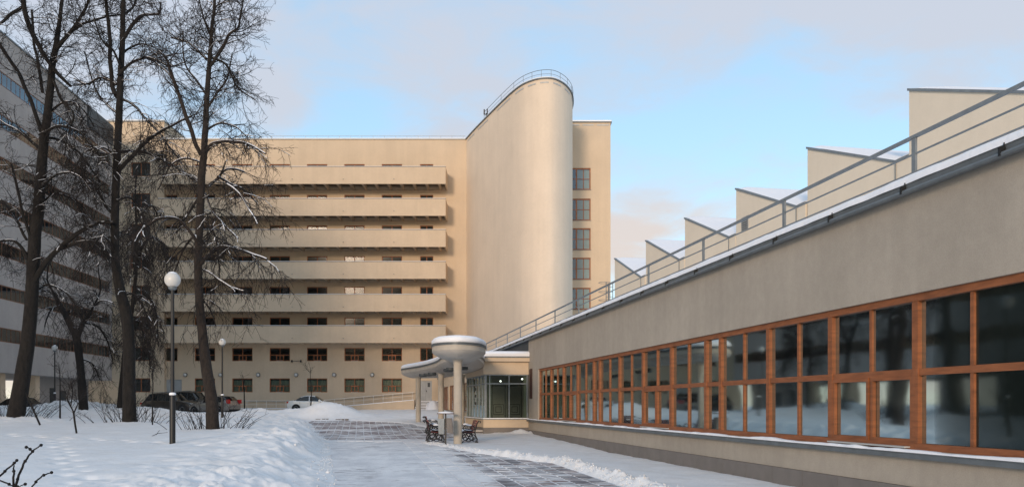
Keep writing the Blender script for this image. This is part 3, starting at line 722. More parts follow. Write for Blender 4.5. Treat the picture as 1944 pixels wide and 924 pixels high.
# ------------------------------------------------------------------ canopy
def spline(pts, n=8, closed=True):
    out = []; m = len(pts)
    for i in range(m if closed else m-1):
        g = (lambda k: Vector(pts[k % m])) if closed else (lambda k: Vector(pts[min(max(k, 0), m-1)]))
        p0, p1, p2, p3 = g(i-1), g(i), g(i+1), g(i+2)
        for j in range(n):
            t = j/n
            out.append(.5*((2*p1)+(p2-p0)*t+(2*p0-5*p1+4*p2-p3)*t*t+(3*p1-p0-3*p2+p3)*t**3))
    if not closed: out.append(Vector(pts[-1]))
    return out
M['canopy'] = mat('canopy_soffit_paint', (.50, .46, .41), .9, .1, 1.5)
def make_canopy():
    rt = root('entrance_canopy', (-3.5, 42, .3), 'curving two-lobed concrete canopy on round columns with thick snow on top', 'canopy')
    ol = [(-1.10, 31.9), (-1.35, 30.7), (-2.1, 30.1), (-2.92, 30.7), (-3.2, 31.9), (-3.12, 33.6), (-2.95, 35.6), (-3.1, 37.8), (-3.55, 40.0), (-4.14, 43.4), (-5.30, 47.6), (-6.55, 50.8), (-7.34, 52.8), (-7.2, 54.4), (-6.1, 54.9), (-4.5, 53.8), (-3.4, 51.5), (-2.6, 48.2), (-1.7, 44.4), (-1.45, 41.9), (-1.5, 39), (-1.55, 36), (-1.3, 34), (-1.1, 32.8)]
    pts = spline([Vector((x, y)) for x, y in ol], 6); n = len(pts)
    area = sum(pts[i].x*pts[(i+1) % n].y-pts[(i+1) % n].x*pts[i].y for i in range(n)); sg = 1 if area > 0 else -1
    nrm = []
    for i in range(n):
        d = (pts[(i+1) % n]-pts[i-1]).normalized(); nrm.append(Vector((-d.y, d.x))*sg)   # inward
    def inset(a):
        q = [pts[i]+nrm[i]*a for i in range(n)]
        for _ in range(int(a*14)): q = [(q[i-1]+q[i]*2+q[(i+1) % n])/4 for i in range(n)]
        return q
    def loft(name, m, rings, cap=(0, 1), smooth=True):
        mb = MB()
        for a, z in rings:
            mb.v += [(p.x, p.y, H+z) for p in inset(a)]
        for r in range(len(rings)-1):
            for i in range(n): mb.f.append((r*n+i, r*n+(i+1) % n, (r+1)*n+(i+1) % n, (r+1)*n+i))
        if cap[1]: mb.f.append(tuple(range((len(rings)-1)*n, len(rings)*n)))
        if cap[0]: mb.f.append(tuple(reversed(range(n))))
        o = mb.build(name, m, rt, smooth=smooth)
        return o
    loft('slab', M['concrete'], [(0, 2.28), (0, 2.09)][::-1], (1, 1))
    loft('soffit', M['canopy'], [(.006, 2.088), (.06, 2.02), (.18, 1.95), (.34, 1.88), (.48, 1.835), (.60, 1.81)][::-1], (1, 0))
    loft('coping', M['metal'], [(-.03, 2.283), (-.03, 2.32), (0.0, 2.325), (-.02, 2.345), (-.02, 2.38)], (1, 1))
    loft('snow_cap', M['roofsnow'], [(0.02, 2.383), (-.02, 2.43), (-.02, 2.52), (.05, 2.60), (.16, 2.65), (.35, 2.67), (.6, 2.68)], (0, 1), 'all')
    for (x, y, r) in ((-2.16, 31.7, .168), (-6.12, 52.0, .165), (-4.1, 46.0, .165), (-3.08, 49.0, .165)):
        mb = MB(); z = hp(y)-.1; mb.lathe([(r, z-H), (r, 1.66), (r+.02, 1.74), (r+.06, 1.80), (r+.22, 1.86)], (x, y, H), 28); mb.build('column', M['concrete'], rt, smooth=True)
    # round ceiling lamps hanging below the slab
    for px, Y in ((803, 44.5), (812, 43.5), (820, 42.5), (851, 38), (856, 37), (879, 36)):
        mb = MB(); x = XP(px, Y); mb.lathe([(.001, 1.56), (.2, 1.57), (.24, 1.62), (.22, 1.72)], (x, Y, H), 16); mb.build('ceiling_lamp', M['clad'], rt, smooth=True)
make_canopy()

# ------------------------------------------------------------------ courtyard block (far facade)
def frame_mesh(name, w, h, kind, m, d=.07):
    f = MB(); t = .11 if kind == 'stair' else .075
    f.box(-w/2, -w/2+t, 0, d, 0, h); f.box(w/2-t, w/2, 0, d, 0, h); f.box(-w/2+t, w/2-t, 0, d, 0, t); f.box(-w/2+t, w/2-t, 0, d, h-t, h)
    panes = []
    if kind == 'pair':
        f.box(-.035, .035, .005, d-.005, t, h-t); panes = [(-w/2+t, -.035, t, h-t), (.035, w/2-t, t, h-t)]
    elif kind == 'full':
        zt = h*.46; f.box(-.035, .035, .005, d-.005, zt+.035, h-t); f.box(-w/2+t, w/2-t, .005, d-.005, zt-.035, zt+.035)
        s = w*.17
        for x in (-s, 0, s): f.box(x-.04, x+.04, .003, d-.003, t, zt-.035)
        for a, b in ((-s+.04, -.04), (.04, s-.04)): f.box(a, b, .0, d, t, t+.05); f.box(a, b, .0, d, zt-.085, zt-.035)
        panes = [(-w/2+t, -.035, zt+.035, h-t), (.035, w/2-t, zt+.035, h-t), (-w/2+t, -s-.04, t, zt-.035), (s+.04, w/2-t, t, zt-.035), (-s+.04, -.04, t+.05, zt-.085), (.04, s-.04, t+.05, zt-.085)]
    elif kind == 'stair':
        xs = [-w/2+t, -w*.22, -w*.02, w*.24, w/2-t]; th = (0, .13, .13, .07, 0); zt = h*.5
        for x, q in zip(xs[1:-1], th[1:-1]): f.box(x-q/2, x+q/2, .004, d-.004, t, h-t)
        for i in range(4):
            a = xs[i]+(th[i]/2); b = xs[i+1]-th[i+1]/2
            f.box(a, b, .008, d-.008, zt-.03, zt+.03); panes += [(a, b, t, zt-.03), (a, b, zt+.03, h-t)]
    return f.mesh(name, m), panes
def pane_meshes(panes, m, d=.035):
    out = []
    for a, b, c, e in panes:
        g = MB(); g.add([(a, d, c), (b, d, c), (b, d, e), (a, d, e)], [(0, 1, 2, 3)]); out.append(g.mesh('pane', m))
    return out
ZW = [1.32+H, 4.56+H] + [5.93-1.4+H+3.19*k for k in range(1, 7)]
def make_courtyard():
    YF = 83.0
    rt = root('courtyard_block', (-20, YF, 1.2), 'tall cream eight-storey block with six long curved-end balconies across the back of the yard', 'building')
    W = Wall((0, YF, 0), (1, 0, 0), (0, -1, 0))
    xs = [XP(p, YF) for p in (389, 460, 531, 602, 673, 744)]
    wins = []     # (x, z, w, h, kind)
    for r, z in enumerate(ZW):
        kind = 'full' if r < 2 else 'pair'; h = 1.45 if r == 0 else 1.38
        for x in xs: wins.append((x, z, 2.12, h, kind))
        wins.append((XP(325, YF), z, 1.32, h, 'pair')); 
        if r: wins.append((XP(810, YF), z, 1.38, h, 'pair'))
    wins = [w for w in wins if not (w[1] < 4 and w[0] < -35)]
    holes = [(x-w/2, x+w/2, z, z+h) for x, z, w, h, k in wins]
    dl = (XP(796, YF), XP(820, YF), H+.42, H+2.52)            # right door
    dg = (XP(310, YF), XP(345, YF), 1.2, H+2.65)              # grey door at left
    holes += [dl, dg]
    ZR = H+27.6
    mb = MB(); W.face(mb, -36.5, -4.7, .8, ZR, holes, .22); mb.build('wall', M['facade'], rt)
    mb = MB(); mb.box(-41, 5, YF+.3, YF+14, ZR-.4, ZR); mb.build('roof', M['metal'], rt)
    mb = MB(); mb.box(-36.4, -4.8, YF-.06, YF+.3, ZR, ZR+.07); mb.build('coping', M['metal'], rt)
    mb = MB(); mb.box(-36.4, -4.8, YF-.04, YF+.6, ZR+.072, ZR+.16); mb.build('parapet_snow', M['roofsnow'], rt)
    # roof guard rail
    mb = MB(); mb.tube([(-36, YF+.5, ZR+.55), (-4.9, YF+.5, ZR+.55)], .02, 5); mb.build('roof_rail', M['palemetal'], rt)
    ps = MB(); ps.tube([(0, 0, 0), (0, 0, .55)], .018, 5); psm = ps.mesh('rail_post', M['palemetal'])
    for k in range(27): inst(psm, 'rail_post', rt, (-35.8+k*1.18, YF+.5, ZR))
    # windows
    cache = {}
    for (x, z, w, h, k) in wins:
        curtained = z < 4
        key = (w, h, k, curtained)
        if key not in cache:
            me, panes = frame_mesh('window', w, h, k, M['wood2']); cache[key] = (me, pane_meshes(panes, M['fglass']))
        me, pm = cache[key]; o = inst(me, 'window', rt, (x, YF+.10, z))
        for q in pm: inst(q, 'pane', o, (x, YF+.10, z))
        if k == 'full':
            b = MB(); b.box(x-.35, x+.35, YF-.03, YF+.1, z+.02, z+.05); b.build('sill', M['palemetal'], o)
    # rooms behind the glass: floors, back wall, curtains in the lowest row, some lamps on
    mb = MB(); mb.box(-37, -4.7, YF+4.5, YF+4.6, 1, ZR); 
    for k in range(9): z = 1.25+3.19*k; mb.box(-37, -4.7, YF+.25, YF+4.5, z-.12, z)
    mb.build('room_interior', M['room'], rt)
    for (x, z, w, h, k) in wins:
        if z < 4:
            mb = MB(); n = 24
            for i in range(n+1):
                u = x-w/2+w*i/n; d = YF+.42+.04*math.sin(i*1.7+x); mb.v += [(u, d, z), (u, d, z+h)]
            for i in range(n): mb.f.append((2*i, 2*i+2, 2*i+3, 2*i+1))
            mb.build('curtain', M['curtain'], rt, smooth='all')
    for px, py in ((469, 664), (467, 607), (675, 663), (679, 607), (550, 547)):
        p = P(px, py, YF+1.6); mb = MB(); mb.box(p.x-.22, p.x+.22, p.y, p.y+.5, p.z-.02, p.z+.02); mb.build('ceiling_tube', M['tube'], rt)
    # doors
    for (a, b, c, d) in (dl, dg):
        mb = MB(); m_ = (a+b)/2
        for u0, u1 in ((a, m_-.008), (m_+.008, b)): mb.box(u0, u1, YF+.12, YF+.17, c, d)
        dr = mb.build('door', M['door'], rt)
        mb = MB(); mb.box(m_+.05, m_+.11, YF+.06, YF+.119, c+.95, c+1.1); mb.build('handle', M['darkmetal'], dr)
        if c > 1.5: mb = MB(); mb.box(m_+.2, m_+.45, YF+.10, YF+.118, c+1.45, c+1.9); mb.build('door_window', M['clad'], dr)
    # balconies
    YB = 80.5; xa, xb = XP(300, YB), XP(846, YB)
    tops = [24.06, 20.84, 17.70, 14.48, 11.18, 8.01]
    bm = MB(); bm.add([(-.11, 0, -.0), (.11, 0, 0), (.11, 2.3, -.0), (-.11, 2.3, -.0), (-.11, 0, .32), (.11, 0, .32), (.11, 2.3, .32), (-.11, 2.3, .32)],
                      [(0, 1, 2, 3), (0, 4, 5, 1), (1, 5, 6, 2), (2, 6, 7, 3), (3, 7, 4, 0)])
    bme = bm.mesh('beam', M['facade'])
    spm = MB(); spm.tube([(0, 0, 0), (0, -.16, -.02)], .035, 6); spm = spm.mesh('spout', M['metal'])
    for i, t in enumerate(tops):
        zt = H+t; zb = zt-1.75
        mb = MB(); mb.box(xa, xb, YB, YB+.14, zb, zt-.04); mb.box(xa, xa+.14, YB+.14, YF, zb, zt-.04); mb.box(xb-.14, xb, YB+.14, YF, zb, zt-.04)
        b = mb.build('balcony', M['facade'], rt)
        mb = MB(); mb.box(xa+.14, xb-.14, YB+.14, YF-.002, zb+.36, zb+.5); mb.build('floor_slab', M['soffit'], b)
        mb = MB(); mb.box(xa-.03, xb+.03, YB-.04, YB+.17, zt-.038, zt); mb.build('coping', M['metal'], b)
        mb = MB(); mb.box(xa-.01, xb+.01, YB-.02, YB+.16, zt+.002, zt+.035); mb.build('coping_snow', M['roofsnow'], b)
        mb = MB(); mb.box(xa+.14, xb-.14, YF-.35, YF-.2, zb+.02, zb+.32); mb.build('edge_beam', M['facade'], b)
        n = int((xb-xa)/1.29)
        for k in range(n): inst(bme, 'beam', b, (xb-.7-k*1.29, YB+.14, zb+.008))
        for px in (363, 460, 555, 652, 748): inst(spm, 'spout', b, (XP(px, YB), YB, zt-1.28))
    # round wall lamps
    for px in (353, 420, 491, 563, 635, 707, 778):
        x = XP(px, YF); z = H+(HZ-711)/F*YF
        mb = MB(); mb.lathe([(.05, -.30), (.16, -.28), (.22, -.2), (.22, -.14)][::-1]+[], (x, YF, z), 20, 'y'); mb.lathe([(.12, 0), (.12, -.14)], (x, YF, z), 16, 'y')
        a = mb.build('wall_lamp', M['metal'], rt, smooth=True)
        mb = MB(); mb.lathe([(.205, -.19), (.17, -.27), (.1, -.32), (.001, -.34)], (x, YF, z), 20, 'y'); mb.build('lamp_glass', M['globe'], a, smooth=True)
    # bracket spotlights below the second-floor windows
    z = H+(HZ-685)/F*YF; x = XP(564, YF); mb = MB(); mb.tube([(x-.45, YF-.25, z), (x+.45, YF-.25, z)], .02, 6); mb.tube([(x, YF, z), (x, YF-.25, z)], .025, 6)
    for s in (-1, 1): mb.box(x+s*.47-.07, x+s*.47+.07, YF-.36, YF-.2, z-.14, z+.1)
    mb.build('floodlight_bracket', M['darkmetal'], rt)
    # left end tower
    YT = 82.6; WT = Wall((0, YT, 0), (1, 0, 0), (0, -1, 0)); zr = H+29.3
    holes = [(-39.5, -37.5, z, z+1.45) for z in ZW]
    mb = MB(); WT.face(mb, -44, XP(312, YT), .8, zr, holes, .2); x = XP(312, YT)
    mb.quad((x, YT, .8), (x, YT+6, .8), (x, YT+6, zr), (x, YT, zr)); mb.build('end_tower_wall', M['facade'], rt)
    mb = MB(); mb.box(-44, x+.06, YT-.08, YT+6, zr, zr+.12); mb.build('end_tower_coping', M['metal'], rt)
    mb = MB(); mb.box(-44, x+.04, YT-.06, YT+6, zr+.122, zr+.2); mb.build('parapet_snow', M['roofsnow'], rt)
    me, panes = frame_mesh('window', 2.0, 1.45, 'pair', M['wood2']); pm = pane_meshes(panes, M['skyglass'])
    for z in ZW:
        o = inst(me, 'window', rt, (-38.5, YT+.1, z))
        for q in pm: inst(q, 'pane', o, (-38.5, YT+.1, z))
    # right stair block
    mb = MB(); mb.box(-43, -36.4, YT+2.5, YT+2.6, 1, zr)
    for z in ZW: mb.box(-43, -36.4, YT+.25, YT+2.49, z-.7, z-.6)
    mb.box(-36.5, -36.4, YT+.25, YT+2.49, 1, zr-.2); mb.build('end_tower_interior', M['room'], rt)
    YR = 78.0; WR = Wall((0, YR, 0), (1, 0, 0), (0, -1, 0)); x0, x1 = 4.4, 9.65
    zw = [H+(HZ-p)/F*YR for p in (587, 530, 474, 418, 360)]; h = 2.12
    holes = [(5.05, 7.7, z, z+h) for z in zw]
    mb = MB(); WR.face(mb, x0, x1, .8, H+27.6, holes, .22)
    mb.quad((x1, YR, .8), (x1, YR+19, .8), (x1, YR+19, H+27.6), (x1, YR, H+27.6)); mb.build('stair_block_wall', M['facade'], rt)
    mb = MB(); mb.box(x0, x1+.12, YR-.1, YR+19, H+27.6, H+27.7); mb.build('stair_block_coping', M['metal'], rt)
    mb = MB(); mb.box(x0, x1+.1, YR-.08, YR+19, H+27.702, H+27.82); mb.build('parapet_snow', M['roofsnow'], rt)
    for a, b in ((5.2, 6.6), (6.9, 8.0), (8.3, 9.5)):
        mb = MB(); mb.box(a, b, YR-.03, YR-.002, H+27.3, H+27.42); mb.build('pale_strip', M['palemetal'], rt)
    mb = MB(); mb.box(x0, x1-.1, YR+1.2, YR+1.3, 1, H+27.4); mb.build('stair_interior', M['room'], rt)
    for z in zw: mb = MB(); mb.box(6.3, 7.68, YR+.26, YR+.28, z, z+h); mb.box(5.1, 5.6, YR+.26, YR+.28, z, z+h); mb.build('blind', M['white'], rt)
    me, panes = frame_mesh('window', 2.65, h, 'stair', M['wood2']); pm = pane_meshes(panes, M['skyglass'])
    for z in zw:
        o = inst(me, 'window', rt, (6.375, YR+.1, z))
        for q in pm: inst(q, 'pane', o, (6.375, YR+.1, z))
        b = MB(); b.box(5.0, 7.75, YR-.06, YR+.1, z-.05, z-.003); b.build('sill', M['metal'], o)
make_courtyard()

def make_tower():
    rt = root('curved_tower', (1, 74, 1.2), 'blank teardrop-plan cream tower with a curved roof rail beside the balconied block', 'tower')
    ol = [(-4.83, 83.2), (-3.9, 80.55), (-2.66, 77.3), (-.57, 72.0), (.62, 69.4), (1.55, 68.2), (2.5, 67.6), (3.5, 67.65), (4.45, 68.7), (5.16, 70.4), (5.5, 72.4), (5.55, 74.5), (5.35, 77), (4.9, 80), (4.6, 84)]
    pts = spline([Vector((x, y)) for x, y in ol], 10, False); n = len(pts); Z1 = H+27.6
    def band(name, z0, z1, off, m, i0=0, i1=None, th=None, parent=rt, smooth=True):
        mb = MB(); i1 = i1 or n
        sel = range(i0, i1); k = 0
        for i in sel:
            d = (pts[min(i+1, n-1)]-pts[max(i-1, 0)]).normalized(); nn = Vector((d.y, -d.x))
            if th is None: mb.v += [(*(pts[i]+nn*off), z0), (*(pts[i]+nn*off), z1)]
            else: mb.v += [(*(pts[i]+nn*off), z0), (*(pts[i]+nn*off), z1), (*(pts[i]+nn*(off-th)), z1), (*(pts[i]+nn*(off-th)), z0)]
            k += 1
        q = 2 if th is None else 4
        for i in range(k-1):
            for j in range(1 if th is None else 4): mb.f.append((i*q+j, (i+1)*q+j, (i+1)*q+(j+1) % q, i*q+(j+1) % q))
        if th: mb.f += [(0, 1, 2, 3), ((k-1)*4, (k-1)*4+3, (k-1)*4+2, (k-1)*4+1)]
        return mb.build(name, m, parent, smooth=smooth)
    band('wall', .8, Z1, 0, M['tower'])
    mb = MB(); mb.v = [(p.x, p.y, Z1-.02) for p in pts]; mb.f = [tuple(range(n))]; mb.build('roof', M['roofsnow'], rt)
    band('coping', Z1+.002, Z1+.09, .12, M['metal'], th=.4)
    band('coping_snow', Z1+.092, Z1+.16, .08, M['roofsnow'], th=.3)
    i = 4
    while i < n-24: band('pale_strip', Z1-.36, Z1-.24, .03, M['palemetal'], i, i+8, .028); i += 11
    # roof rail
    rp = []
    for i in range(20, n-6):
        d = (pts[min(i+1, n-1)]-pts[max(i-1, 0)]).normalized(); nn = Vector((d.y, -d.x)); q = pts[i]+nn*.05; rp.append(Vector((q.x, q.y, Z1+.75)))
    mb = MB(); mb.tube(rp, .022, 6); mb.build('roof_rail', M['metal'], rt)
    mb = MB(); mb.tube([p-Vector((0, 0, .35)) for p in rp], .014, 5); mb.build('roof_rail', M['metal'], rt)
    for i in range(0, len(rp), 8): mb = MB(); mb.tube([rp[i]-Vector((0, 0, .72)), rp[i]], .018, 5); mb.build('rail_post', M['metal'], rt)
    # small antenna at the start of the slope
    p = P(923, 215, 77.2); mb = MB(); mb.tube([(p.x, p.y, Z1), p], .05, 6); mb.box(p.x-.25, p.x-.13, p.y-.08, p.y+.08, p.z-.1, p.z+.35); mb.box(p.x+.05, p.x+.16, p.y-.08, p.y+.08, p.z-.05, p.z+.4); mb.box(p.x-.25, p.x+.16, p.y-.03, p.y+.03, p.z-.14, p.z-.08)
    tag(mb.build('roof_antenna', M['darkmetal']), 'small dark forked antenna on the sloping roof edge of the curved tower', 'antenna')
    # caged ladder top beyond the low wing's roof
    lx, ly = XP(1157, 48), 48.0; zz = H+(HZ-560)/F*ly; L_ = root('roof_ladder', (lx, ly, H+3.6), 'caged metal roof ladder seen above the low wing rail beside the stair block', 'ladder')
    for dx in (-.2, .2):
        mb = MB(); mb.tube([(lx+dx, ly, H+3.6), (lx+dx, ly, H+7.4)], .025, 6); mb.build('stile', M['metal'], L_)
    for k in range(12): mb = MB(); z = H+3.8+k*.3; mb.tube([(lx-.2, ly, z), (lx+.2, ly, z)], .015, 5); mb.build('rung', M['metal'], L_)
    for z in (6.3, 6.8, 7.35):
        mb = MB(); mb.tube([(lx+.35*math.cos(a)-.3, ly-.35*math.sin(a), H+z) for a in [math.pi*2*k/14 for k in range(15)]], .014, 5, cap=False); mb.build('cage_hoop', M['metal'], L_)
make_tower()

# ------------------------------------------------------------------ ramp, steps
def make_ramp():
    rt = root('access_ramp', (-14, 80.3, 1.2), 'long cream access ramp with pale tube railing along the far block', 'ramp')
    Y0, Y1 = 80.2, 81.9; xa, xm, xb = XP(450, Y0), XP(600, Y0), XP(786, Y0)
    z0 = 1.15; zr = H+(HZ-759)/F*Y0
    mb = MB(); vs = []
    for y in (Y0, Y1):
        vs += [(xa, y, .8), (xb, y, .8), (xb, y, zr), (xm, y, z0+.2), (xa, y, z0+.2)]
    mb.add(vs, [(0, 1, 2, 3, 4), (5, 9, 8, 7, 6), (1, 6, 7, 2), (3, 2, 7, 8), (4, 3, 8, 9)]); mb.build('ramp_wall', M['facade'], rt)
    mb = MB()
    zf = lambda x: z0+.2 if x < xm else z0+.2+(zr-z0-.2)*(x-xm)/(xb-xm)
    mb.add([(xa, Y0, z0+.202), (xm, Y0, z0+.202), (xm, Y1, z0+.202), (xa, Y1, z0+.202), (xb, Y0, zr+.002), (xb, Y1, zr+.002), (xa, Y0, z0+.27), (xm, Y0, z0+.27), (xm, Y1, z0+.27), (xa, Y1, z0+.27), (xb, Y0, zr+.07), (xb, Y1, zr+.07)],
           [(6, 7, 8, 9), (7, 10, 11, 8), (0, 1, 7, 6), (1, 4, 10, 7)]); mb.build('ramp_snow', M['snow'], rt)
    for dz, r, nm in ((.82, .02, 'handrail'), (.45, .011, 'rail_bar')):
        mb = MB(); mb.tube([(xa, Y0+.05, zf(xa)+dz), (xm, Y0+.05, zf(xm)+dz), (xb, Y0+.05, zf(xb)+dz)], r, 6); mb.build(nm, M['white'], rt)
    x = xa
    while x <= xb+.01:
        mb = MB(); mb.tube([(x, Y0+.05, zf(x)), (x, Y0+.05, zf(x)+.82)], .016, 6); mb.build('rail_post', M['white'], rt); x += .98
    # wall-side rail
    mb = MB(); mb.tube([(xa, YFW-.12, zf(xa)+.75), (xm, YFW-.12, zf(xm)+.75), (xb, YFW-.12, zf(xb)+.75)], .02, 6); mb.build('wall_handrail', M['metal'], rt)
    st = root('entrance_steps', (XP(810, 81), 81, 1.2), 'snowy concrete steps below the grey door behind the canopy', 'steps')
    zt = H+(HZ-761)/F*82
    for k in range(6):
        mb = MB(); y = 80.0+k*.36; z = 1.2+(zt-1.2)*(k+1)/6
        mb.box(xb+.05, XP(836, 81), y, YFW-.01 if k == 5 else y+.36, .8, z-.04); s = mb.build('step', M['plinth'], st)
        mb = MB(); mb.box(xb+.07, XP(836, 81)-.02, y+.03, YFW-.02 if k == 5 else y+.36, z-.038, z+.03); mb.build('step_snow', M['snow'], s)
    mb = MB(); cx = XP(820, 80)
    for j in range(9):
        for i in range(16):
            a = 2*math.pi*i/16; r = j/8; q = 1-r*r
            mb.v.append((cx+math.cos(a)*r*1.0*(1+.15*math.sin(3*a)), 80.9+math.sin(a)*r*1.5, 1.15+1.05*q+.05*math.sin(5*a)*r))
    for j in range(8):
        for i in range(16): mb.f.append((j*16+i, j*16+(i+1) % 16, (j+1)*16+(i+1) % 16, (j+1)*16+i))
    tag(mb.build('snow_heap', M['snow'], smooth='all'), 'heap of shovelled snow on the steps below the grey door', 'snow heap')
YFW = 83.0
make_ramp()

# ------------------------------------------------------------------ left dormitory slab
M['dullwood'] = mat('dull_brown_wood', (.24, .115, .065), .6, .2, 2.5)
def make_dorm():
    rt = root('dormitory_slab', (-38, 65, 1.2), 'long grey eight-storey slab with ribbon windows on open ground-floor columns at left', 'building')
    U = Vector((-.0906, 1, 0)).normalized(); W = Wall((-32.6, 0, H), U, Vector((1, .0906, 0))); S = 1/U.y
    ytop = 79.2; yn = 12
    rows = [4.70+3.17*k for k in range(7)]; wh = 1.05
    mb = MB(); holes = [(yn*S+.5, ytop*S-.5, z, z+wh) for z in rows]
    W.face(mb, yn*S, ytop*S, 2.4, 27.6, holes, .18)
    mb.box(yn*S, ytop*S, -12, -.2, 2.4, 2.6, W.T); mb.quad(W.T((yn*S, 0, 2.4)), W.T((yn*S, -12, 2.4)), W.T((yn*S, -12, 27.6)), W.T((yn*S, 0, 27.6)))
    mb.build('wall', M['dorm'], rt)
    mb = MB(); mb.box(yn*S, ytop*S, -12, .08, 27.6, 27.72, W.T); mb.build('roof', M['metal'], rt)
    mb = MB(); mb.box(ytop*S-.3, ytop*S-.1, -7.99, -.2, 2.6, 27.5, W.T); mb.box(yn*S, ytop*S-.31, -5.2, -5, 2.6, 27.5, W.T); mb.build('core_wall', M['room'], rt)
    for k, z in enumerate(rows): pass
    mb = MB()
    for z in rows: mb.box(yn*S, ytop*S, -8, -.2, z-1.0, z-.8, W.T)
    mb.build('floor_slabs', M['room'], rt)
    mb = MB(); mb.box(73.6*S, ytop*S, .01, .16, 25.7, 27.58, W.T); mb.build('dark_cladding', M['clad'], rt)
    # individual windows where the photograph shows them
    w = 1.3
    def wmesh():
        f = MB(); t = .07
        f.box(0, t, -.012, .03, 0, wh); f.box(t, w-.0, -.012, .03, 0, t); f.box(t, w-.0, -.012, .03, wh-t, wh); f.box(w*.55, w*.55+.05, -.008, .025, t, wh-t)
        g = MB(); g.add([(t, 0, t), (w, 0, t), (w, 0, wh-t), (t, 0, wh-t)], [(0, 1, 2, 3)])
        return f.mesh('window', M['dullwood']), g.mesh('pane', M['skyglass'])
    fm, gm = wmesh()
    us = ytop*S-.5; k = 0; u_first = us
    while us-w > 56*S:
        us -= w
        for z in rows:
            p = W.T((us, -.035, z)); o = inst(fm, 'window', rt, p, W.rz()); inst(gm, 'pane', o, p)
    rest = MB(); g2 = MB(); ue = us; u = us
    while u-w > yn*S+.5:
        u -= w
        for z in rows:
            rest.box(u, u+.07, -.12, -.05, z, z+wh, W.T)
            g2.add([W.T((u+.07, -.08, z)), W.T((u+w, -.08, z)), W.T((u+w, -.08, z+wh)), W.T((u+.07, -.08, z+wh))], [(0, 1, 2, 3)])
    o = stuff(rest.build('window_mullions', M['dullwood'], rt)); stuff(g2.build('window_panes', M['skyglass'], rt))
    # pilotis and ground floor
    for y in [65.6-5.2*k for k in range(1, 11)]+[65.6]:
        mb = MB(); mb.box((y-.35)*S, (y+.35)*S, -1.2, -.5, -1.6, 2.4, W.T); mb.build('column', M['facade'] if y > 60 else M['dorm'], rt)
    mb = MB(); mb.box(68.2*S, 78.4*S, -2.4, -1.9, -1.4, 2.4, W.T); mb.build('ground_floor_wall', M['dorm'], rt)
    for y0, y1, z1 in ((70.6, 71.6, 1.5), (72.6, 73.6, 1.3)):
        mb = MB(); mb.box(y0*S, y1*S, -1.9, -1.86, -.5, z1, W.T); mb.build('door', M['clad'], rt)
    # ground floor core far back partly closing the view through
    mb = MB(); mb.box(13*S, 52*S, -9, -8.7, -1.5, 2.4, W.T); mb.build('rear_wall', M['dorm'], rt)
make_dorm()

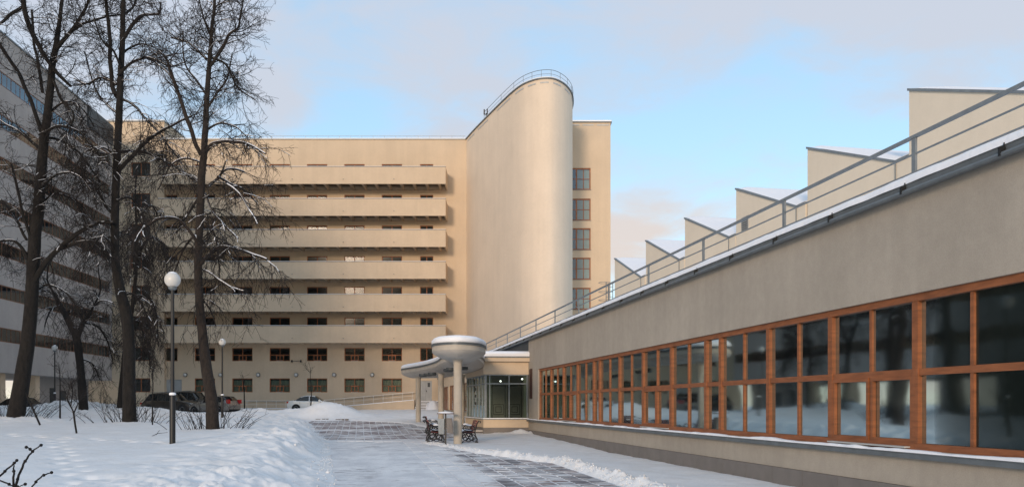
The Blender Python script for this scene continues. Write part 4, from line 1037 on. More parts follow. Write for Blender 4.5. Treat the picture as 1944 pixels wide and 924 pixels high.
# ------------------------------------------------------------------ trees
class Tree:
    def __init__(s, name, base, label, kinds, Y, seed, barkm='bark', dens=1.0):
        s.rt = root(name, base, label, 'tree', 'bare garden trees'); s.rng = random.Random(seed); s.Y = Y
        s.tw = MB(); s.sn = MB(); s.bark = M[barkm]; s.dens = dens; s.count = 0
    def snow_on(s, pts, rad, amt=1.0, maxr=.03):
        """snow lying along the upper side of a limb, broken where it has slid off"""
        run = []
        def flush():
            if len(run) >= 2:
                n = 5; vs = []
                for (p, r, side) in run:
                    w = r*.8+.004; h = min(maxr, .012+r*.5)
                    for k in range(n):
                        a = math.pi*k/(n-1)
                        vs.append(p+side*math.cos(a)*w+Vector((0, 0, r*.45+h*math.sin(a))))
                fs = [(i*n+k, i*n+k+1, (i+1)*n+k+1, (i+1)*n+k) for i in range(len(run)-1) for k in range(n-1)]
                s.sn.add(vs, fs)
        for i in range(len(pts)):
            d = pts[min(i+1, len(pts)-1)]-pts[max(i-1, 0)]
            if d.length < 1e-6: continue
            d.normalize(); side = d.cross(Vector((0, 0, 1)))
            ok = abs(d.z) < .86 and noise.noise(pts[i]*1.7)+.33*amt > -.05
            if ok: run.append((pts[i], rad[i], side.normalized()))
            else: flush(); run = []
        flush()
    def trace(s, poly, name='branch', dy=0.0, sub=True, droop=.0, dens=1.0, lm=1.0, snow=1.0, first=0):
        """poly: (px, py, width px); becomes a limb with depth running dy metres towards / away from the trunk"""
        pts = []; rad = []; m = len(poly)
        w3 = [Vector((*q, 0)) if len(q) == 2 else Vector(q) for q in poly]
        sp = spline([Vector((q[0], q[1], q[2])) for q in poly], 7, False); n = len(sp)
        for i, q in enumerate(sp):
            t = i/(n-1); Y = s.Y+dy*(t**.8)+.12*noise.noise(Vector((q.x*.02, q.y*.02, dy)))*(len(poly) > 2)
            p = P(q.x, q.y, Y); p += Vector((noise.noise(p*1.6)*.05, 0, noise.noise(p*1.9+Vector((5, 0, 0)))*.04))*(1 if name == 'branch' else .4)
            pts.append(p); rad.append(max(.006, q.z*(.43 if name == 'trunk' else .5)*Y/F))
        mb = MB(); mb.tube(pts, rad, 12 if name == 'trunk' else 7); mb.build(name, s.bark, s.rt, smooth='all')
        if name != 'trunk': s.snow_on(pts, rad, snow)
        if sub:
            L = sum((pts[i+1]-pts[i]).length for i in range(n-1)); k = int(L*3.4*dens*s.dens)
            for _ in range(k):
                t = s.rng.uniform(first if name == 'trunk' else .12, 1); i = min(n-2, int(t*(n-1)))
                d = (pts[i+1]-pts[i]).normalized(); p = pts[i].lerp(pts[i+1], s.rng.random())
                az = s.rng.uniform(0, 6.283); out = Vector((math.cos(az), math.sin(az)*.8, s.rng.uniform(-.5, .7)))
                dr = (d*s.rng.uniform(.2, .9)+out).normalized()
                s.grow(p, dr, s.rng.uniform(.7, 1.9)*lm, min(rad[i]*.5, .022), 0, droop)
        return pts, rad
    def grow(s, p, d, L, r, lev, droop):
        rg = s.rng; n = max(3, int(L/.16)); n = min(n, 11) if lev == 0 else min(n, 7 if lev == 1 else 4)
        pts = [p.copy()]; step = L/n; q = p.copy(); d = d.copy()
        kink = .30 if lev < 2 else .38
        for i in range(n):
            d += Vector((rg.uniform(-1, 1), rg.uniform(-1, 1), rg.uniform(-1, 1)))*kink*.8
            d.z += (.10-droop*.28) if lev == 0 else (.05-droop*.30)
            d.normalize(); q = q+d*step; pts.append(q.copy())
        mn = .005 if lev == 2 else .0065
        rad = [max(mn, r*(1-.75*i/n)) for i in range(n+1)]
        s.tw.tube(pts, rad, 4 if lev == 0 else 3, cap=False)
        if lev == 0 and r > .017: s.snow_on(pts, rad, -.1, .014)
        s.count += 1
        if lev >= 2: return
        k = int(L*(5.0 if lev == 0 else 6.0)*rg.uniform(.7, 1.2))+1
        for _ in range(k):
            t = rg.uniform(.15, 1); i = min(n-1, int(t*n)); dd = (pts[i+1]-pts[i]).normalized()
            side = Vector((rg.uniform(-1, 1), rg.uniform(-1, 1), rg.uniform(-1, 1))); side = (side-dd*side.dot(dd)).normalized()
            s.grow(pts[i].lerp(pts[i+1], rg.random()), (dd*rg.uniform(.4, .9)+side*.8).normalized(), L*rg.uniform(.28, .55), max(mn, rad[i]*.6), lev+1, droop)
    def done(s):
        if s.tw.v: stuff(s.tw.build('crown', M['twig'], s.rt))
        if s.sn.v: stuff(s.sn.build('branch_snow', M['snow'], s.rt, smooth='all'))

def gz(px, Y): x = XP(px, Y); return Vector((x, Y, ground(x, Y)))
t3 = Tree('linden_tree', gz(404, 30), 'bare tree with brown-barked foot just right of the tall globe lamp', 't', 30, 31, 'bark2')
t3.trace([(404, 822, 32), (403, 805, 28), (402, 760, 26), (392, 700, 24), (383, 620, 20), (378, 560, 18), (376, 500, 17), (380, 400, 17), (383, 330, 16), (388, 280, 14), (392, 200, 12), (397, 130, 10), (402, 60, 8), (408, 0, 6), (411, -60, 4)], 'trunk', 0, True, .6, .9, 1.0, first=.45)
for poly, dy, dr, dn in [
    ([(381, 295, 8), (360, 240, 8), (340, 180, 7), (325, 140, 6), (315, 110, 5), (300, 95, 3)], -.5, .1, 1.2),
    ([(392, 112, 5), (375, 95, 5), (350, 78, 4), (325, 72, 3)], .8, .0, 1.5),
    ([(395, 130, 6), (420, 95, 6), (435, 65, 5), (452, 52, 4), (458, 20, 3), (462, -20, 2)], -.8, 0, 1.8),
    ([(400, 108, 5), (425, 120, 4), (440, 145, 4), (455, 170, 3), (485, 190, 2)], 1.0, .5, 1.8),
    ([(392, 285, 7), (405, 272, 6), (440, 268, 6), (475, 275, 5), (504, 292, 3)], -1.0, .8, 1.5),
    ([(395, 355, 6), (412, 340, 5), (430, 320, 4), (462, 326, 3)], 1.2, .6, 1.4),
    ([(412, 336, 5), (440, 350, 4), (465, 362, 3), (490, 388, 2)], 1.5, .6, 1.5),
    ([(432, 350, 4), (455, 368, 4), (474, 398, 3), (490, 425, 2)], -1.4, .9, 1.5),
    ([(382, 502, 7), (395, 484, 6), (415, 470, 7), (440, 470, 6), (470, 479, 5), (506, 492, 4)], -1.2, 1.0, 1.6),
    ([(388, 512, 4), (420, 532, 4), (440, 545, 4), (463, 552, 3)], -.8, .8, 1.0),
    ([(376, 378, 5), (360, 402, 4), (348, 418, 4), (335, 442, 3)], .9, .7, 1.3),
    ([(384, 472, 6), (357, 435, 6), (335, 415, 6), (300, 415, 6), (276, 430, 5), (258, 446, 4), (250, 480, 4), (247, 520, 3)], -1.0, .9, 1.3),
    ([(390, 370, 5), (400, 395, 4), (425, 425, 4), (452, 452, 3)], -.9, 1.0, 1.4),
    ([(396, 205, 4), (412, 175, 4), (430, 150, 3), (440, 100, 2)], .5, 0, 1.8),
    ([(394, 180, 4), (372, 150, 4), (352, 120, 3), (345, 60, 2)], -.6, 0, 1.6),
    ([(400, 70, 4), (385, 30, 3), (375, -20, 2)], .6, 0, 1.6),
    ([(389, 250, 4), (415, 235, 4), (445, 240, 3), (470, 262, 2)], .6, .6, 1.8),
    ([(388, 420, 5), (405, 440, 4), (414, 480, 3), (416, 540, 2)], .4, 1.2, 1.6),
    ([(377, 440, 5), (350, 470, 4), (330, 520, 2)], .6, 1.2, 1.6),
    ([(380, 560, 4), (400, 590, 3), (410, 620, 2)], .3, 1.2, 1.2),
    ([(384, 310, 4), (350, 300, 4), (320, 320, 3), (300, 360, 2)], .9, .8, 1.5)]:
    t3.trace(poly, 'branch', dy, True, dr, dn)
t3.done()
t2 = Tree('linden_tree', gz(246, 35.6), 'tall bare tree at the centre of the three, bushy stems around its foot', 't', 35.6, 12)
t2.trace([(247, 812, 34), (246, 796, 30), (245, 740, 27), (245, 660, 25), (240, 600, 24), (228, 550, 22), (220, 500, 18), (218, 420, 17), (221, 330, 16), (225, 240, 15), (229, 150, 13), (233, 60, 11), (234, 0, 9), (234, -60, 7)], 'trunk', 0, True, .4, .6, 1.0, first=.5)
for poly, dy, dr, dn in [
    ([(231, 80, 7), (245, 55, 7), (265, 32, 6), (290, 28, 5), (302, 25, 4), (305, 5, 3)], -.8, .1, 1.5),
    ([(221, 182, 9), (212, 150, 8), (208, 60, 7), (200, 0, 6), (195, -40, 5)], .5, 0, 1.2),
    ([(225, 142, 6), (250, 120, 5), (275, 110, 5), (300, 115, 4), (322, 126, 3), (350, 119, 2)], -1.2, .3, 1.6),
    ([(228, 108, 5), (245, 92, 4), (270, 84, 3), (292, 90, 2)], 1.0, .3, 1.5),
    ([(278, 111, 4), (305, 125, 3), (335, 165, 3), (350, 220, 2)], -1.6, .8, 1.5),
    ([(230, 188, 5), (255, 200, 5), (275, 225, 4), (300, 250, 4), (330, 290, 3), (345, 312, 2)], -1.2, .8, 1.5),
    ([(222, 327, 8), (250, 297, 7), (280, 267, 6), (310, 247, 5), (345, 230, 4), (368, 218, 2)], -2.0, .6, 1.2),
    ([(226, 288, 7), (262, 287, 6), (290, 295, 6), (330, 315, 5), (375, 345, 3)], -1.5, .9, 1.6),
    ([(218, 412, 6), (200, 390, 5), (185, 360, 4), (165, 340, 3), (135, 328, 2)], .8, .9, 1.6),
    ([(222, 160, 5), (190, 148, 4), (165, 160, 3), (140, 150, 2)], 1.0, .7, 1.8),
    ([(222, 215, 5), (200, 195, 4), (180, 165, 3), (160, 100, 2)], 1.4, .2, 1.6),
    ([(230, 130, 5), (215, 95, 4), (190, 70, 3), (175, 20, 2)], -1, .1, 1.6),
    ([(234, 30, 5), (255, 10, 4), (262, -30, 3)], 1, 0, 1.5),
    ([(222, 300, 5), (195, 280, 4), (160, 290, 3), (140, 330, 2)], -.9, .9, 1.6),
    ([(221, 480, 5), (205, 455, 4), (190, 450, 3), (170, 480, 2)], -.9, 1.0, 1.6),
    ([(219, 380, 5), (245, 375, 4), (262, 400, 3), (275, 450, 2)], .9, 1.1, 1.5),
    ([(233, 560, 5), (255, 560, 4), (275, 590, 3), (290, 640, 2)], .7, 1.3, 1.8)]:
    t2.trace(poly, 'branch', dy, True, dr, dn)
t2.done()
t1 = Tree('linden_tree', gz(30, 36), 'thick leaning bare tree at the far left edge with forked snowy limbs', 't', 36, 5)
t1.trace([(28, 806, 42), (31, 785, 36), (45, 700, 31), (58, 600, 27), (66, 450, 25), (73, 400, 23), (80, 300, 20), (92, 200, 16), (100, 120, 14), (106, 90, 12), (112, 50, 9), (118, 0, 7), (122, -60, 5)], 'trunk', 0, True, .5, .6, 1.0, first=.4)
for poly, dy, dr, dn in [
    ([(104, 96, 8), (135, 60, 7), (160, 20, 5), (175, -25, 4)], -.6, 0, 1.5),
    ([(114, 82, 6), (150, 50, 5), (200, 32, 4), (240, 28, 2)], .9, .2, 1.6),
    ([(135, 165, 5), (110, 140, 7), (85, 105, 8), (60, 60, 9), (45, 12, 9), (46, -30, 8)], -1.0, .1, 1.1),
    ([(42, 14, 6), (20, 28, 6), (0, 45, 5), (-30, 60, 4)], -1.0, .1, 1.0),
    ([(80, 175, 6), (74, 130, 6), (66, 90, 5), (60, 20, 4)], .9, 0, 1.2),
    ([(78, 250, 8), (60, 195, 7), (35, 140, 7), (0, 85, 6), (-20, 60, 5)], -1.4, .1, 1.1),
    ([(64, 465, 6), (45, 410, 5), (30, 350, 5), (21, 312, 3)], -1.0, .5, 1.2),
    ([(76, 256, 6), (110, 240, 5), (150, 250, 5), (185, 290, 4), (208, 335, 2)], -1.3, .8, 1.6),
    ([(76, 262, 6), (110, 265, 5), (150, 290, 4), (190, 345, 3)], 1.2, .9, 1.6),
    ([(58, 545, 11), (85, 502, 10), (115, 470, 9), (150, 442, 8), (185, 424, 6), (214, 423, 5)], -.8, 1.0, 1.4),
    ([(112, 473, 7), (145, 462, 7), (170, 458, 6), (190, 472, 5), (206, 497, 4)], -1.2, 1.1, 1.4),
    ([(57, 500, 7), (40, 468, 6), (20, 455, 5), (-15, 462, 4)], -.8, .8, 1.2),
    ([(50, 455, 5), (25, 405, 5), (0, 378, 4)], .8, .6, 1.3),
    ([(98, 150, 5), (118, 190, 5), (140, 218, 4), (130, 250, 3), (122, 295, 2)], -.9, .9, 1.5),
    ([(80, 290, 6), (45, 255, 5), (10, 235, 4), (-20, 215, 3)], .9, .5, 1.5),
    ([(60, 560, 4), (90, 540, 4), (130, 560, 3), (160, 620, 2)], .9, 1.2, 1.8),
    ([(70, 400, 5), (100, 370, 4), (140, 380, 3), (165, 430, 2)], .9, 1.2, 1.8),
    ([(74, 360, 5), (110, 330, 4), (150, 335, 3), (190, 390, 2)], -.9, 1.1, 1.8),
    ([(88, 220, 5), (120, 195, 4), (150, 200, 3), (180, 240, 2)], .9, .9, 1.8)]:
    t1.trace(poly, 'branch', dy, True, dr, dn)
t1.done()
t4 = Tree('old_tree', gz(160, 48), 'short gnarled forked tree with snow in its fork near the dormitory wall', 't', 48, 77)
t4.trace([(160, 790, 22), (158, 765, 19), (153, 700, 16), (147, 650, 16), (141, 630, 15)], 'trunk', 0, False)
for poly, dy, dr, dn in [
    ([(143, 632, 13), (125, 600, 11), (112, 575, 8), (101, 555, 5)], .6, .6, 1.2), ([(147, 640, 11), (155, 617, 9), (168, 600, 7), (177, 582, 4)], -.6, .6, 1.2),
    ([(158, 612, 5), (185, 620, 4), (205, 650, 3), (215, 690, 2)], .8, 1.0, 1.7), ([(115, 580, 4), (95, 590, 3), (85, 620, 2)], .8, 1.1, 1.6),
    ([(172, 590, 4), (190, 570, 3), (215, 575, 2)], -.8, .9, 1.6), ([(104, 560, 4), (90, 530, 3), (95, 490, 2)], -.8, .5, 1.4),
    ([(150, 680, 4), (175, 690, 3), (190, 720, 2)], .6, 1.0, 1.6), ([(176, 584, 4), (190, 550, 3), (185, 500, 2)], .4, .6, 1.6)]:
    t4.trace(poly, 'branch', dy, True, dr, dn, 1.2)
t4.done()
t5 = Tree('slender_tree', gz(226, 50), 'slender leaning tree standing behind the centre tree near the mound', 't', 50, 99, dens=1.3)
t5.trace([(225, 785, 12), (228, 760, 12), (233, 715, 12), (240, 650, 11), (250, 590, 9), (258, 520, 7), (260, 450, 6), (257, 380, 4), (260, 320, 3)], 'trunk', -2, True, 1.5, 1.6, 1.1, first=.3)
for poly, dy, dr, dn in [
    ([(255, 520, 6), (270, 470, 5), (290, 450, 4), (310, 470, 3), (318, 520, 2)], -1.2, 1.5, 2.0), ([(257, 480, 5), (240, 440, 4), (225, 450, 3), (215, 490, 2)], 1, 1.4, 1.6),
    ([(250, 580, 5), (275, 560, 4), (295, 590, 3), (300, 650, 2)], -1, 1.5, 2.0), ([(260, 420, 4), (285, 390, 3), (300, 410, 2)], .8, 1.4, 1.8), ([(246, 620, 4), (262, 610, 4), (278, 650, 3), (285, 700, 2)], 1, 1.5, 2.0)]:
    t5.trace(poly, 'branch', dy, True, dr, dn, 1.1)
t5.done()
# saplings
def sapling(px, Y, stems, label, cat='sapling', twigs=8, seed=1, L=.7, nm='sapling'):
    T = Tree(nm, gz(px, Y), label, 't', Y, seed, dens=1); T.rt['category'] = cat; T.rt['group'] = 'young saplings in the snow'
    for i, st in enumerate(stems): T.trace(st, 'trunk' if i == 0 else 'branch', 0, False)
    for st in stems:
        for _ in range(twigs):
            i = T.rng.randrange(len(st)//2, len(st)-1) if len(st) > 2 else 0; a = P(st[i][0], st[i][1], Y); b = P(st[i+1][0], st[i+1][1], Y)
            T.grow(a.lerp(b, T.rng.random()), Vector((T.rng.uniform(-1, 1), T.rng.uniform(-1, 1), T.rng.uniform(.2, 1.1))).normalized(), L*T.rng.uniform(.5, 1), .007, 1, -.4)
    T.done()
sapling(144, 28, [[(145, 822, 4), (141, 790, 4), (138, 778, 3), (130, 762, 3), (126, 745, 1)], [(140, 785, 3), (147, 768, 2), (154, 756, 1)], [(135, 772, 2), (137, 745, 2), (134, 725, 1)]], 'small dark forked sapling standing alone in the open snow on the left', twigs=12, seed=4)
sapling(289, 34, [[(289, 808, 3), (289, 770, 3), (290, 730, 2), (288, 700, 1)]], 'thin straight sapling just right of the centre tree', twigs=14, seed=5)
sapling(113, 44, [[(114, 795, 4), (114, 760, 3), (114, 720, 2), (112, 690, 1)]], 'thin reddish sapling below the small globe lamp on the left mound', twigs=14, seed=6)
sapling(590, 57, [[(590, 772, 3), (591, 745, 2), (589, 712, 1), (590, 700, 1)]], 'thin sapling poking out of the snow heap by the white car', twigs=7, seed=8, L=.9)
sapling(463, 70, [[(464, 785, 3), (464, 765, 3), (463, 740, 2), (461, 712, 1)]], 'thin bare sapling against the facade right of the silver hatchback', twigs=9, seed=9, L=.9)
# bushy stems round the tree feet
def shrub(px, Y, n, w, h, label, seed, lean=0):
    rg = random.Random(seed); b = gz(px, Y); rt = root('bare_shrub', b, label, 'shrub', 'bare stems round the tree feet'); mb = MB(); sn = MB()
    for _ in range(n):
        x = b.x+rg.gauss(0, w*.45); y = b.y+rg.uniform(-.5, .5); z = ground(x, y)-.05; d = Vector((rg.gauss(0, .22)+(x-b.x)*.45+lean, rg.gauss(0, .25), 1)).normalized(); L = h*rg.uniform(.5, 1.15)
        pts = [Vector((x, y, z))]; k = 7
        for i in range(k): d += Vector((rg.uniform(-.16, .16)+d.x*.07, rg.uniform(-.16, .16), rg.uniform(-.10, .05))); d.normalize(); pts.append(pts[-1]+d*L/k)
        mb.tube(pts, [.013*(1-.7*i/k) for i in range(k+1)], 4, cap=False)
        for _ in range(3):
            i = rg.randrange(2, k); dd = Vector((rg.uniform(-1, 1), rg.uniform(-1, 1), rg.uniform(0, 1))).normalized(); mb.tube([pts[i], pts[i]+dd*L*.12, pts[i]+dd*L*.22+Vector((0, 0, .03))], [.006, .005, .004], 3, cap=False)
    mb.build('stems', M['twig'], rt)
shrub(404, 30.3, 46, 1.5, 1.15, 'spray of bare stems round the foot of the tree right of the tall lamp', 1)
shrub(246, 35.8, 60, 1.7, 1.35, 'spray of bare stems round the foot of the centre tree', 2)
shrub(22, 36.4, 70, 2.4, 1.3, 'thick bare stems round the foot of the leaning tree at far left', 3)
shrub(205, 50, 30, 1.8, 1.0, 'low bare stems beside the slender tree on the mound', 5)
# bare twigs close to the camera at lower left
def near_twigs():
    rt = root('garden_shrub', (-3.2, 5.3, .3), 'dark bare twigs of a shrub in the near left corner', 'shrub')
    Y = 5.3
    for st in ([(15, 975, 5), (28, 925, 5), (45, 880, 4), (62, 856, 3), (80, 843, 2)], [(-30, 940, 4), (0, 903, 4), (25, 880, 3), (32, 873, 2)], [(22, 960, 4), (26, 905, 4), (26, 880, 2)],
               [(40, 960, 4), (62, 922, 3), (80, 903, 3), (98, 896, 2)], [(-20, 905, 3), (10, 915, 3), (30, 923, 2), (48, 918, 2)], [(62, 856, 2), (52, 848, 2), (48, 850, 1)]):
        sp = spline([Vector(q) for q in st], 6, False); yy = Y+random.uniform(-.15, .15); mb = MB()
        mb.tube([P(q.x+math.sin(i*1.9)*.8, q.y, yy+.05*math.sin(i*.8)) for i, q in enumerate(sp)], [max(.0015, q.z*.5*Y/F) for q in sp], 7); mb.build('twig', M['bark'], rt, smooth='all')
        for i in range(3, len(sp), 5):
            q = sp[i]; mb = MB(); mb.ball(P(q.x, q.y, yy), .011, 7, 5); mb.build('bud', M['bark'], rt, smooth='all')
near_twigs()
# leaning stake left
mb = MB(); mb.tube([P(50, 745, 33), P(60, 770, 33), P(76, 806, 33)], [.03, .035, .04], 7); tag(mb.build('leaning_stake', M['bark']), 'dark stake leaning against the foot of the leftmost tree', 'stake')
mb = MB(); mb.tube([P(202, 797, 36), P(206, 812, 36)], .02, 6); tag(mb.build('short_stake', M['bark']), 'short dark stake poking out of the snow left of the centre tree', 'stake')
mb = MB(); mb.tube([P(282, 830, 27), P(300, 822, 26.8), P(318, 820, 27.2)], [.012, .01, .006], 5); mb.tube([P(296, 825, 27), P(303, 816, 27)], .007, 4); tag(mb.build('fallen_twig', M['bark']), 'fallen twig lying on the snow left of the tall lamp post', 'twig')

# ------------------------------------------------------------------ lamps
def lamp(px, py_top, Y, s, label, nm='globe_lamp'):
    g = gz(px, Y); rt = root(nm, g, label, 'street lamp', 'globe lamps in the garden')
    zc = H+(HZ-py_top)/F*Y; x = g.x; hh = zc-g.z; r = .232*s
    cz = g.z+hh*.295
    mb = MB(); mb.lathe([(.085*s, -.3), (.085*s, cz-g.z-.05), (.075*s, cz-g.z)], g, 16); mb.build('lower_post', M['darkmetal'], rt, smooth=True)
    mb = MB(); mb.lathe([(.055*s, cz-g.z+.001), (.05*s, hh-r*1.05)], g, 14); mb.build('upper_post', M['darkmetal'], rt, smooth=True)
    mb = MB(); mb.lathe([(.09*s, cz-g.z), (.10*s, cz-g.z+.03), (.085*s, cz-g.z+.07), (.05*s, cz-g.z+.08)], g, 14); mb.build('snow_collar', M['snow'], rt, smooth=True)
    mb = MB(); mb.lathe([(.06*s, -r*1.35), (.12*s, -r*1.15), (.13*s, -r*.92), (.09*s, -r*.85)], (x, Y, zc), 18); mb.build('lamp_collar', M['metal'], rt, smooth=True)
    mb = MB(); mb.ball((x, Y, zc), r, 32, 20); mb.build('globe', M['globe'], rt, smooth='all')
    mb = MB(); mb.lathe([(r*.62, r*.80), (r*.45, r*.95), (r*.2, r*1.04), (.001, r*1.06)], (x, Y, zc), 20); mb.build('snow_cap', M['snow'], rt, smooth='all')
lamp(327.5, 531, 24, 1.0, 'tall black lamp post with white globe standing nearest in the open snow')
lamp(422, 649, 46, .85, 'smaller globe lamp just right of the brown-footed tree in front of the silver hatchback')
lamp(104, 660, 56, .85, 'distant globe lamp on the left snow mound before the dormitory')

# ------------------------------------------------------------------ cars
def car(loc, rz, L, Wd, Hh, kind, paint, label, group='cars parked in the yard'):
    """nose towards +x; lofted body; stations x, hood/belt/roof heights"""
    rt = root('parked_car', (0, 0, 0), label, 'car', group)
    if kind == 'suv':
        st = [(0, .45, .72, .72), (.03, .32, .86, .86), (.08, .26, 1.02, 1.06), (.12, .25, 1.07, Hh-.28), (.17, .25, 1.08, Hh-.06), (.24, .25, 1.08, Hh), (.335, .25, 1.07, Hh+.01), (.35, .25, 1.07, Hh+.01), (.49, .25, 1.05, Hh), (.505, .25, 1.05, Hh-.005), (.60, .25, 1.04, Hh-.06), (.70, .25, 1.04, 1.22), (.735, .25, 1.04, 1.06), (.85, .25, .99, 1.01), (.94, .26, .90, .93), (.985, .32, .78, .8), (1, .42, .62, .62)]
        sw = [(3, 6), (7, 8), (9, 11)]; rear = (2, 4); front = (10, 12)
    elif kind == 'sedan':
        st = [(0, .42, .72, .72), (.02, .3, .88, .88), (.06, .24, .95, .99), (.15, .22, .96, 1.03), (.19, .22, .96, 1.10), (.27, .22, .96, Hh-.13), (.36, .22, .95, Hh-.02), (.44, .22, .95, Hh), (.455, .22, .94, Hh), (.56, .22, .93, Hh-.05), (.64, .22, .92, 1.20), (.71, .22, .92, .99), (.74, .22, .90, .93), (.86, .22, .84, .87), (.95, .24, .74, .76), (.985, .3, .66, .67), (1, .4, .55, .55)]
        sw = [(4, 7), (8, 10)]; rear = (3, 5); front = (9, 11)
    else:
        st = [(0, .42, .74, .74), (.02, .3, .90, .92), (.05, .26, .98, 1.08), (.10, .24, .99, Hh-.18), (.16, .24, .99, Hh-.04), (.25, .24, .98, Hh), (.38, .24, .97, Hh+.01), (.395, .24, .97, Hh+.01), (.52, .24, .95, Hh-.05), (.535, .24, .95, Hh-.07), (.62, .24, .94, 1.24), (.71, .24, .94, 1.02), (.75, .24, .93, .97), (.87, .24, .86, .89), (.95, .26, .76, .78), (.985, .32, .66, .67), (1, .42, .55, .55)]
        sw = [(3, 6), (7, 8), (9, 10)]; rear = (2, 4); front = (9, 11)
    ns = len(st); grid = []
    for i, (t, zb, belt, roof) in enumerate(st):
        x = (t-.5)*L; e = min(1, t/.10, (1-t)/.12); wf = .78+.22*math.sin(e*math.pi/2)
        hw = Wd/2*wf; rw = hw*(.74 if roof-belt > .15 else .9); zm = zb+(belt-zb)*.55
        prof = [(hw*.86, zb), (hw*.97, zb+.10), (hw, zm), (hw*.985, belt-.05), (hw*.93, belt), (rw+(hw*.93-rw)*.12 if roof-belt > .15 else hw*.9, max(belt+.004, roof-.07)), (rw*.86, roof-.008), (rw*.45, roof+.012), (0, roof+.018)]
        grid.append([Vector((x, y, z)) for y, z in prof]+[Vector((x, -y, z)) for y, z in reversed(prof[:-1])])
    m = len(grid[0]); body = MB(); gws = {}; body.v = [tuple(v) for r in grid for v in r]
    for i in range(ns-1):
        for k in range(m-1):
            side = k in (4, m-6)
            f = (i*m+k, i*m+k+1, (i+1)*m+k+1, (i+1)*m+k)
            vs = [Vector(body.v[q]) for q in f]
            if side and any(a <= i < b for a, b in sw): 
                key = ('w', k < m//2, [j for j, (a, b) in enumerate(sw) if a <= i < b][0]); gws.setdefault(key, MB()).add(vs, [(0, 1, 2, 3)]); continue
            if 5 <= k <= m-7 and (rear[0] <= i < rear[1] or front[0] <= i < front[1]) and 5 < k+.5 < m-6:
                gws.setdefault(('s', i < ns//2), MB()).add(vs, [(0, 1, 2, 3)]); continue
            body.f.append(f)
    body.f.append(tuple(range(m))); body.f.append(tuple(reversed(range((ns-1)*m, ns*m))))
    wb = MB(); wb.box(-L*.46, L*.46, -Wd*.42, Wd*.42, .2, .5)
    body.build('body', paint, rt, smooth=True)
    for key, g_ in gws.items(): g_.build('side_window' if key[0] == 'w' else ('rear_window' if key[1] else 'windscreen'), M['carglass'], rt)
    wb.build('underbody', M['tyre'], rt)
    tr = MB()
    R_ = .345 if kind == 'suv' else .31
    for xx in (-.5*L+.19*L, .5*L-.175*L):
        for sgn in (-1, 1):
            y = sgn*(Wd/2-.10)
            a = MB(); a.lathe([(R_*.62, sgn*.115), (R_*.95, sgn*.11), (R_, sgn*.06), (R_, -sgn*.1), (R_*.6, -sgn*.1)], (xx, y, R_), 28, 'y'); w = a.build('wheel', M['tyre'], rt, smooth=True)
            a = MB(); a.lathe([(R_*.62, sgn*.112), (R_*.5, sgn*.095), (R_*.15, sgn*.09), (.001, sgn*.10)], (xx, y, R_), 10, 'y'); a.build('rim', M['rim'], w)
            a = MB(); n = 18; pts = []
            for k in range(n+1):
                an = math.pi*(-.12+1.24*k/n); pts.append((xx+math.cos(an)*(R_+.07), sgn*(Wd/2+.002), R_+math.sin(an)*(R_+.07)))
            a.v = pts+[(xx, sgn*(Wd/2+.002), R_*.4)]; a.f = [(k, k+1, n+1) for k in range(n)]
            a.build('wheel_arch', M['tyre'], rt)
    for sgn in (-1, 1):
        a = MB(); z = .82 if kind != 'hatch' else .95
        a.box(-L/2+.0, -L/2+.22, sgn*Wd*.36-.13, sgn*Wd*.36+.16*sgn*0+.13, z-.06, z+(.09 if kind != 'hatch' else .25)); a.build('tail_light', M['redlamp'], rt)
        a = MB(); z = .70 if kind != 'suv' else .82; a.box(L/2-.24, L/2-.06, sgn*Wd*.34-.17, sgn*Wd*.34+.1, z-.05, z+.05); a.build('headlight', M['palemetal'], rt)
        a = MB(); a.box(L*.14, L*.14+.14, sgn*(Wd/2-.03), sgn*(Wd/2+.16), .93, 1.06); a.build('mirror', paint, rt)
        for dx in (-.02, -.24):
            a = MB(); a.box(L*dx, L*dx+.16, sgn*(Wd/2-.01), sgn*(Wd/2+.02), .84, .865); a.build('door_handle', paint, rt)
        for dx in (.17, -.035, -.235):
            a = MB(); a.box(L*dx, L*dx+.012, sgn*(Wd/2-.02), sgn*(Wd/2+.0035), .34, .9); a.build('door_gap', M['tyre'], rt)
    if kind == 'suv':
        for sgn in (-1, 1): a = MB(); a.tube([(-L*.32, sgn*Wd*.33, Hh+.05), (L*.05, sgn*Wd*.33, Hh+.06)], .02, 6); a.build('roof_rail', M['metal'], rt)
    rt.location = loc; rt.rotation_euler = (0, 0, rz); return rt
M['carglass'] = glass_mat('car_glass', (.012, .014, .014), 1.6, .15)
cz = lambda x, y: (x, y, hp(y)+.02)
car(cz(XP(326, 68), 68), R(-10), 4.85, 1.92, 1.72, 'suv', carpaint('brown_paint', (.055, .045, .036)), 'dark brown estate-style SUV parked nearest below the block, left of the lamp')
car(cz(XP(362, 72), 72.5), R(-14), 4.8, 1.9, 1.80, 'suv', carpaint('dark_grey_paint', (.04, .042, .042)), 'dark grey SUV with roof rails parked behind the brown one')
car(cz(XP(412, 66), 65.5), R(180-24), 4.3, 1.75, 1.50, 'hatch', carpaint('silver_beige_paint', (.23, .205, .18)), 'silver-beige hatchback with red tail lights behind the brown-footed tree')
car(cz(XP(595, 72), 72), R(4), 4.45, 1.75, 1.46, 'sedan', carpaint('white_paint', (.78, .77, .74), .0), 'white saloon car parked behind the snow heap by the ramp')
car(cz(XP(24, 58), 59.5), R(-4), 4.5, 1.8, 1.5, 'sedan', carpaint('black_paint', (.015, .015, .017)), 'black saloon car parked under the edge of the dormitory at far left')
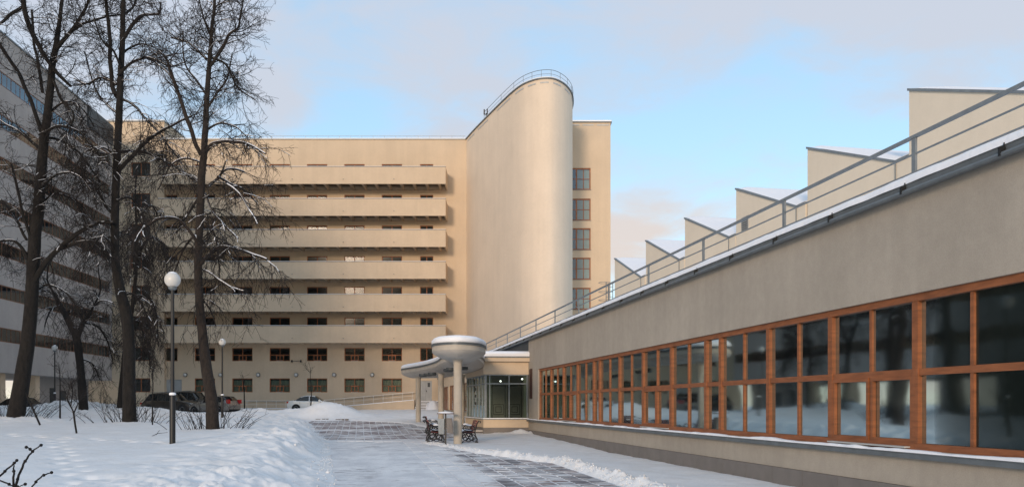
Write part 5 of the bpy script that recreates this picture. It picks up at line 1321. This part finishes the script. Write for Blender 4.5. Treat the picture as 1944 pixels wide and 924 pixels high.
# snow-covered bumps beside the white car
# ------------------------------------------------------------------ benches
def bench(loc, rz, label, L=1.7):
    """seat faces +x, length along y"""
    rt = root('park_bench', (0, 0, 0), label, 'bench', 'cast-iron benches under the canopy')
    for y in (0, L):
        mb = MB(); r = .022
        def tb(pts, rr=r): mb.tube([Vector((x, y, z)) for x, z in pts], rr, 6)
        def loop(cx, cz, a, b, rr=.018, t0=0, t1=2*math.pi, n=18): tb([(cx+a*math.cos(t0+(t1-t0)*k/n), cz+b*math.sin(t0+(t1-t0)*k/n)) for k in range(n+1)], rr)
        tb([(-.34, 0), (-.36, .12), (-.28, .28), (-.26, .42), (-.31, .6), (-.36, .78), (-.44, .88), (-.5, .85), (-.48, .79)], .028)      # back leg + scrolled back
        tb([(.28, 0), (.31, .12), (.25, .26), (.27, .40), (.22, .42)], .026)
        tb([(-.28, .40), (0, .37), (.25, .41)], .024)
        loop(-.02, .58, .24, .12, .022)                 # oval armrest
        loop(.02, .58, .13, .06, .012)
        loop(-.14, .2, .13, .13); loop(.12, .2, .12, .12); loop(0, .09, .10, .07, .014); loop(0, .30, .07, .06, .014); loop(-.24, .10, .07, .08, .014); loop(.24, .09, .05, .07, .014)
        mb.box(-.40, -.28, y-.03, y+.03, -.02, .03); mb.box(.22, .34, y-.03, y+.03, -.02, .03)
        mb.build('iron_end', M['darkmetal'], rt, smooth=True)
        sn = MB(); sn.ball((-.02, y, .705), .13, 12, 6, .3); sn.build('armrest_snow', M['snow'], rt, smooth='all')
    def slat(x, z, ang, nm='seat_slat', w=.07):
        mb = MB(); dx, dz = math.cos(ang)*w/2, math.sin(ang)*w/2; tx, tz = -math.sin(ang)*.014, math.cos(ang)*.014
        v = [(x-dx-tx, z-dz-tz), (x+dx-tx, z+dz-tz), (x+dx+tx, z+dz+tz), (x-dx+tx, z-dz+tz)]
        mb.add([(a, yy, b) for yy in (.02, L-.02) for a, b in v], [(0, 1, 2, 3), (7, 6, 5, 4), (0, 4, 5, 1), (1, 5, 6, 2), (2, 6, 7, 3), (3, 7, 4, 0)]); s = mb.build(nm, M['redslat'], rt)
    for k in range(5): slat(-.20+k*.10, .415-.012*(2-abs(k-2)), 0)
    for k in range(5): slat(-.27-.022*k, .50+.088*k, math.pi/2+.22, 'back_slat')
    mb = MB(); n = 14
    for i in range(n+1):
        y = .03+(L-.06)*i/n
        for x, z in ((-.24, .435), (-.2, .47), (-.05, .49), (.12, .48), (.22, .46), (.26, .435)): mb.v.append((x, y, z+.012*math.sin(i*1.7+x*9)))
    for i in range(n):
        for k in range(5): mb.f.append((i*6+k, i*6+k+1, (i+1)*6+k+1, (i+1)*6+k))
    mb.build('seat_snow', M['snow'], rt, smooth='all')
    rt.location = loc; rt.rotation_euler = (0, 0, rz); return rt
bench((XP(828, 32.4), 32.6, hp(32.6)+.06), R(8), 'snow-dusted black iron bench left of the bin, its back to the yard')
bench((XP(893, 33.2)-.30, 34.6, hp(33.5)+.04), R(188), 'black iron bench with red slats in front of the pavilion, right of the thick column')
bench((XP(824, 41.5), 41.2, hp(41.5)+.08), R(8), 'further bench with red back slats behind the litter bin')
# litter bin on a post with a little roof
def bin_():
    Y = 30.9; x = XP(846, Y); z = hp(Y)+.08; rt = root('litter_bin', (x, Y, z), 'grey litter bin on a black post with a small snow-covered roof', 'bin')
    mb = MB(); mb.box(x-.03, x+.03, Y-.03, Y+.03, z-.2, z+1.16); mb.build('post', M['darkmetal'], rt)
    mb = MB(); mb.add([(x-.30, Y-.14, z+.98), (x-.04, Y-.14, z+.98), (x-.04, Y+.16, z+.98), (x-.30, Y+.16, z+.98), (x-.26, Y-.1, z+.38), (x-.06, Y-.1, z+.38), (x-.06, Y+.12, z+.38), (x-.26, Y+.12, z+.38)],
                      [(4, 7, 6, 5), (0, 1, 5, 4), (1, 2, 6, 5), (2, 3, 7, 6), (3, 0, 4, 7)]); mb.build('bin_body', M['rail'], rt)
    mb = MB(); mb.add([(x+.04, Y-.14, z+1.0), (x+.24, Y-.14, z+1.0), (x+.24, Y+.16, z+1.0), (x+.04, Y+.16, z+1.0), (x+.06, Y-.1, z+.42), (x+.3, Y-.1, z+.42), (x+.3, Y+.12, z+.42), (x+.06, Y+.12, z+.42)],
                      [(4, 7, 6, 5), (0, 1, 5, 4), (1, 2, 6, 5), (2, 3, 7, 6), (3, 0, 4, 7)]); mb.build('bin_body', M['plinth'], rt)
    mb = MB(); mb.box(x-.32, x+.32, Y-.18, Y+.2, z+1.162, z+1.19); mb.build('roof_plate', M['louvre'], rt)
    mb = MB(); mb.lathe([(.31, 0), (.29, .035), (.18, .06), (.001, .07)], (x, Y, z+1.192), 16); mb.build('snow_cap', M['snow'], rt, smooth='all')
    mb = MB(); mb.box(x-.16, x-.031, Y-.02, Y+.02, z+.36, z+.40); mb.build('bracket', M['darkmetal'], rt)
bin_()
print('faces', sum(len(o.data.polygons) for o in bpy.data.objects if o.type == 'MESH'), 'objects', len(bpy.data.objects))
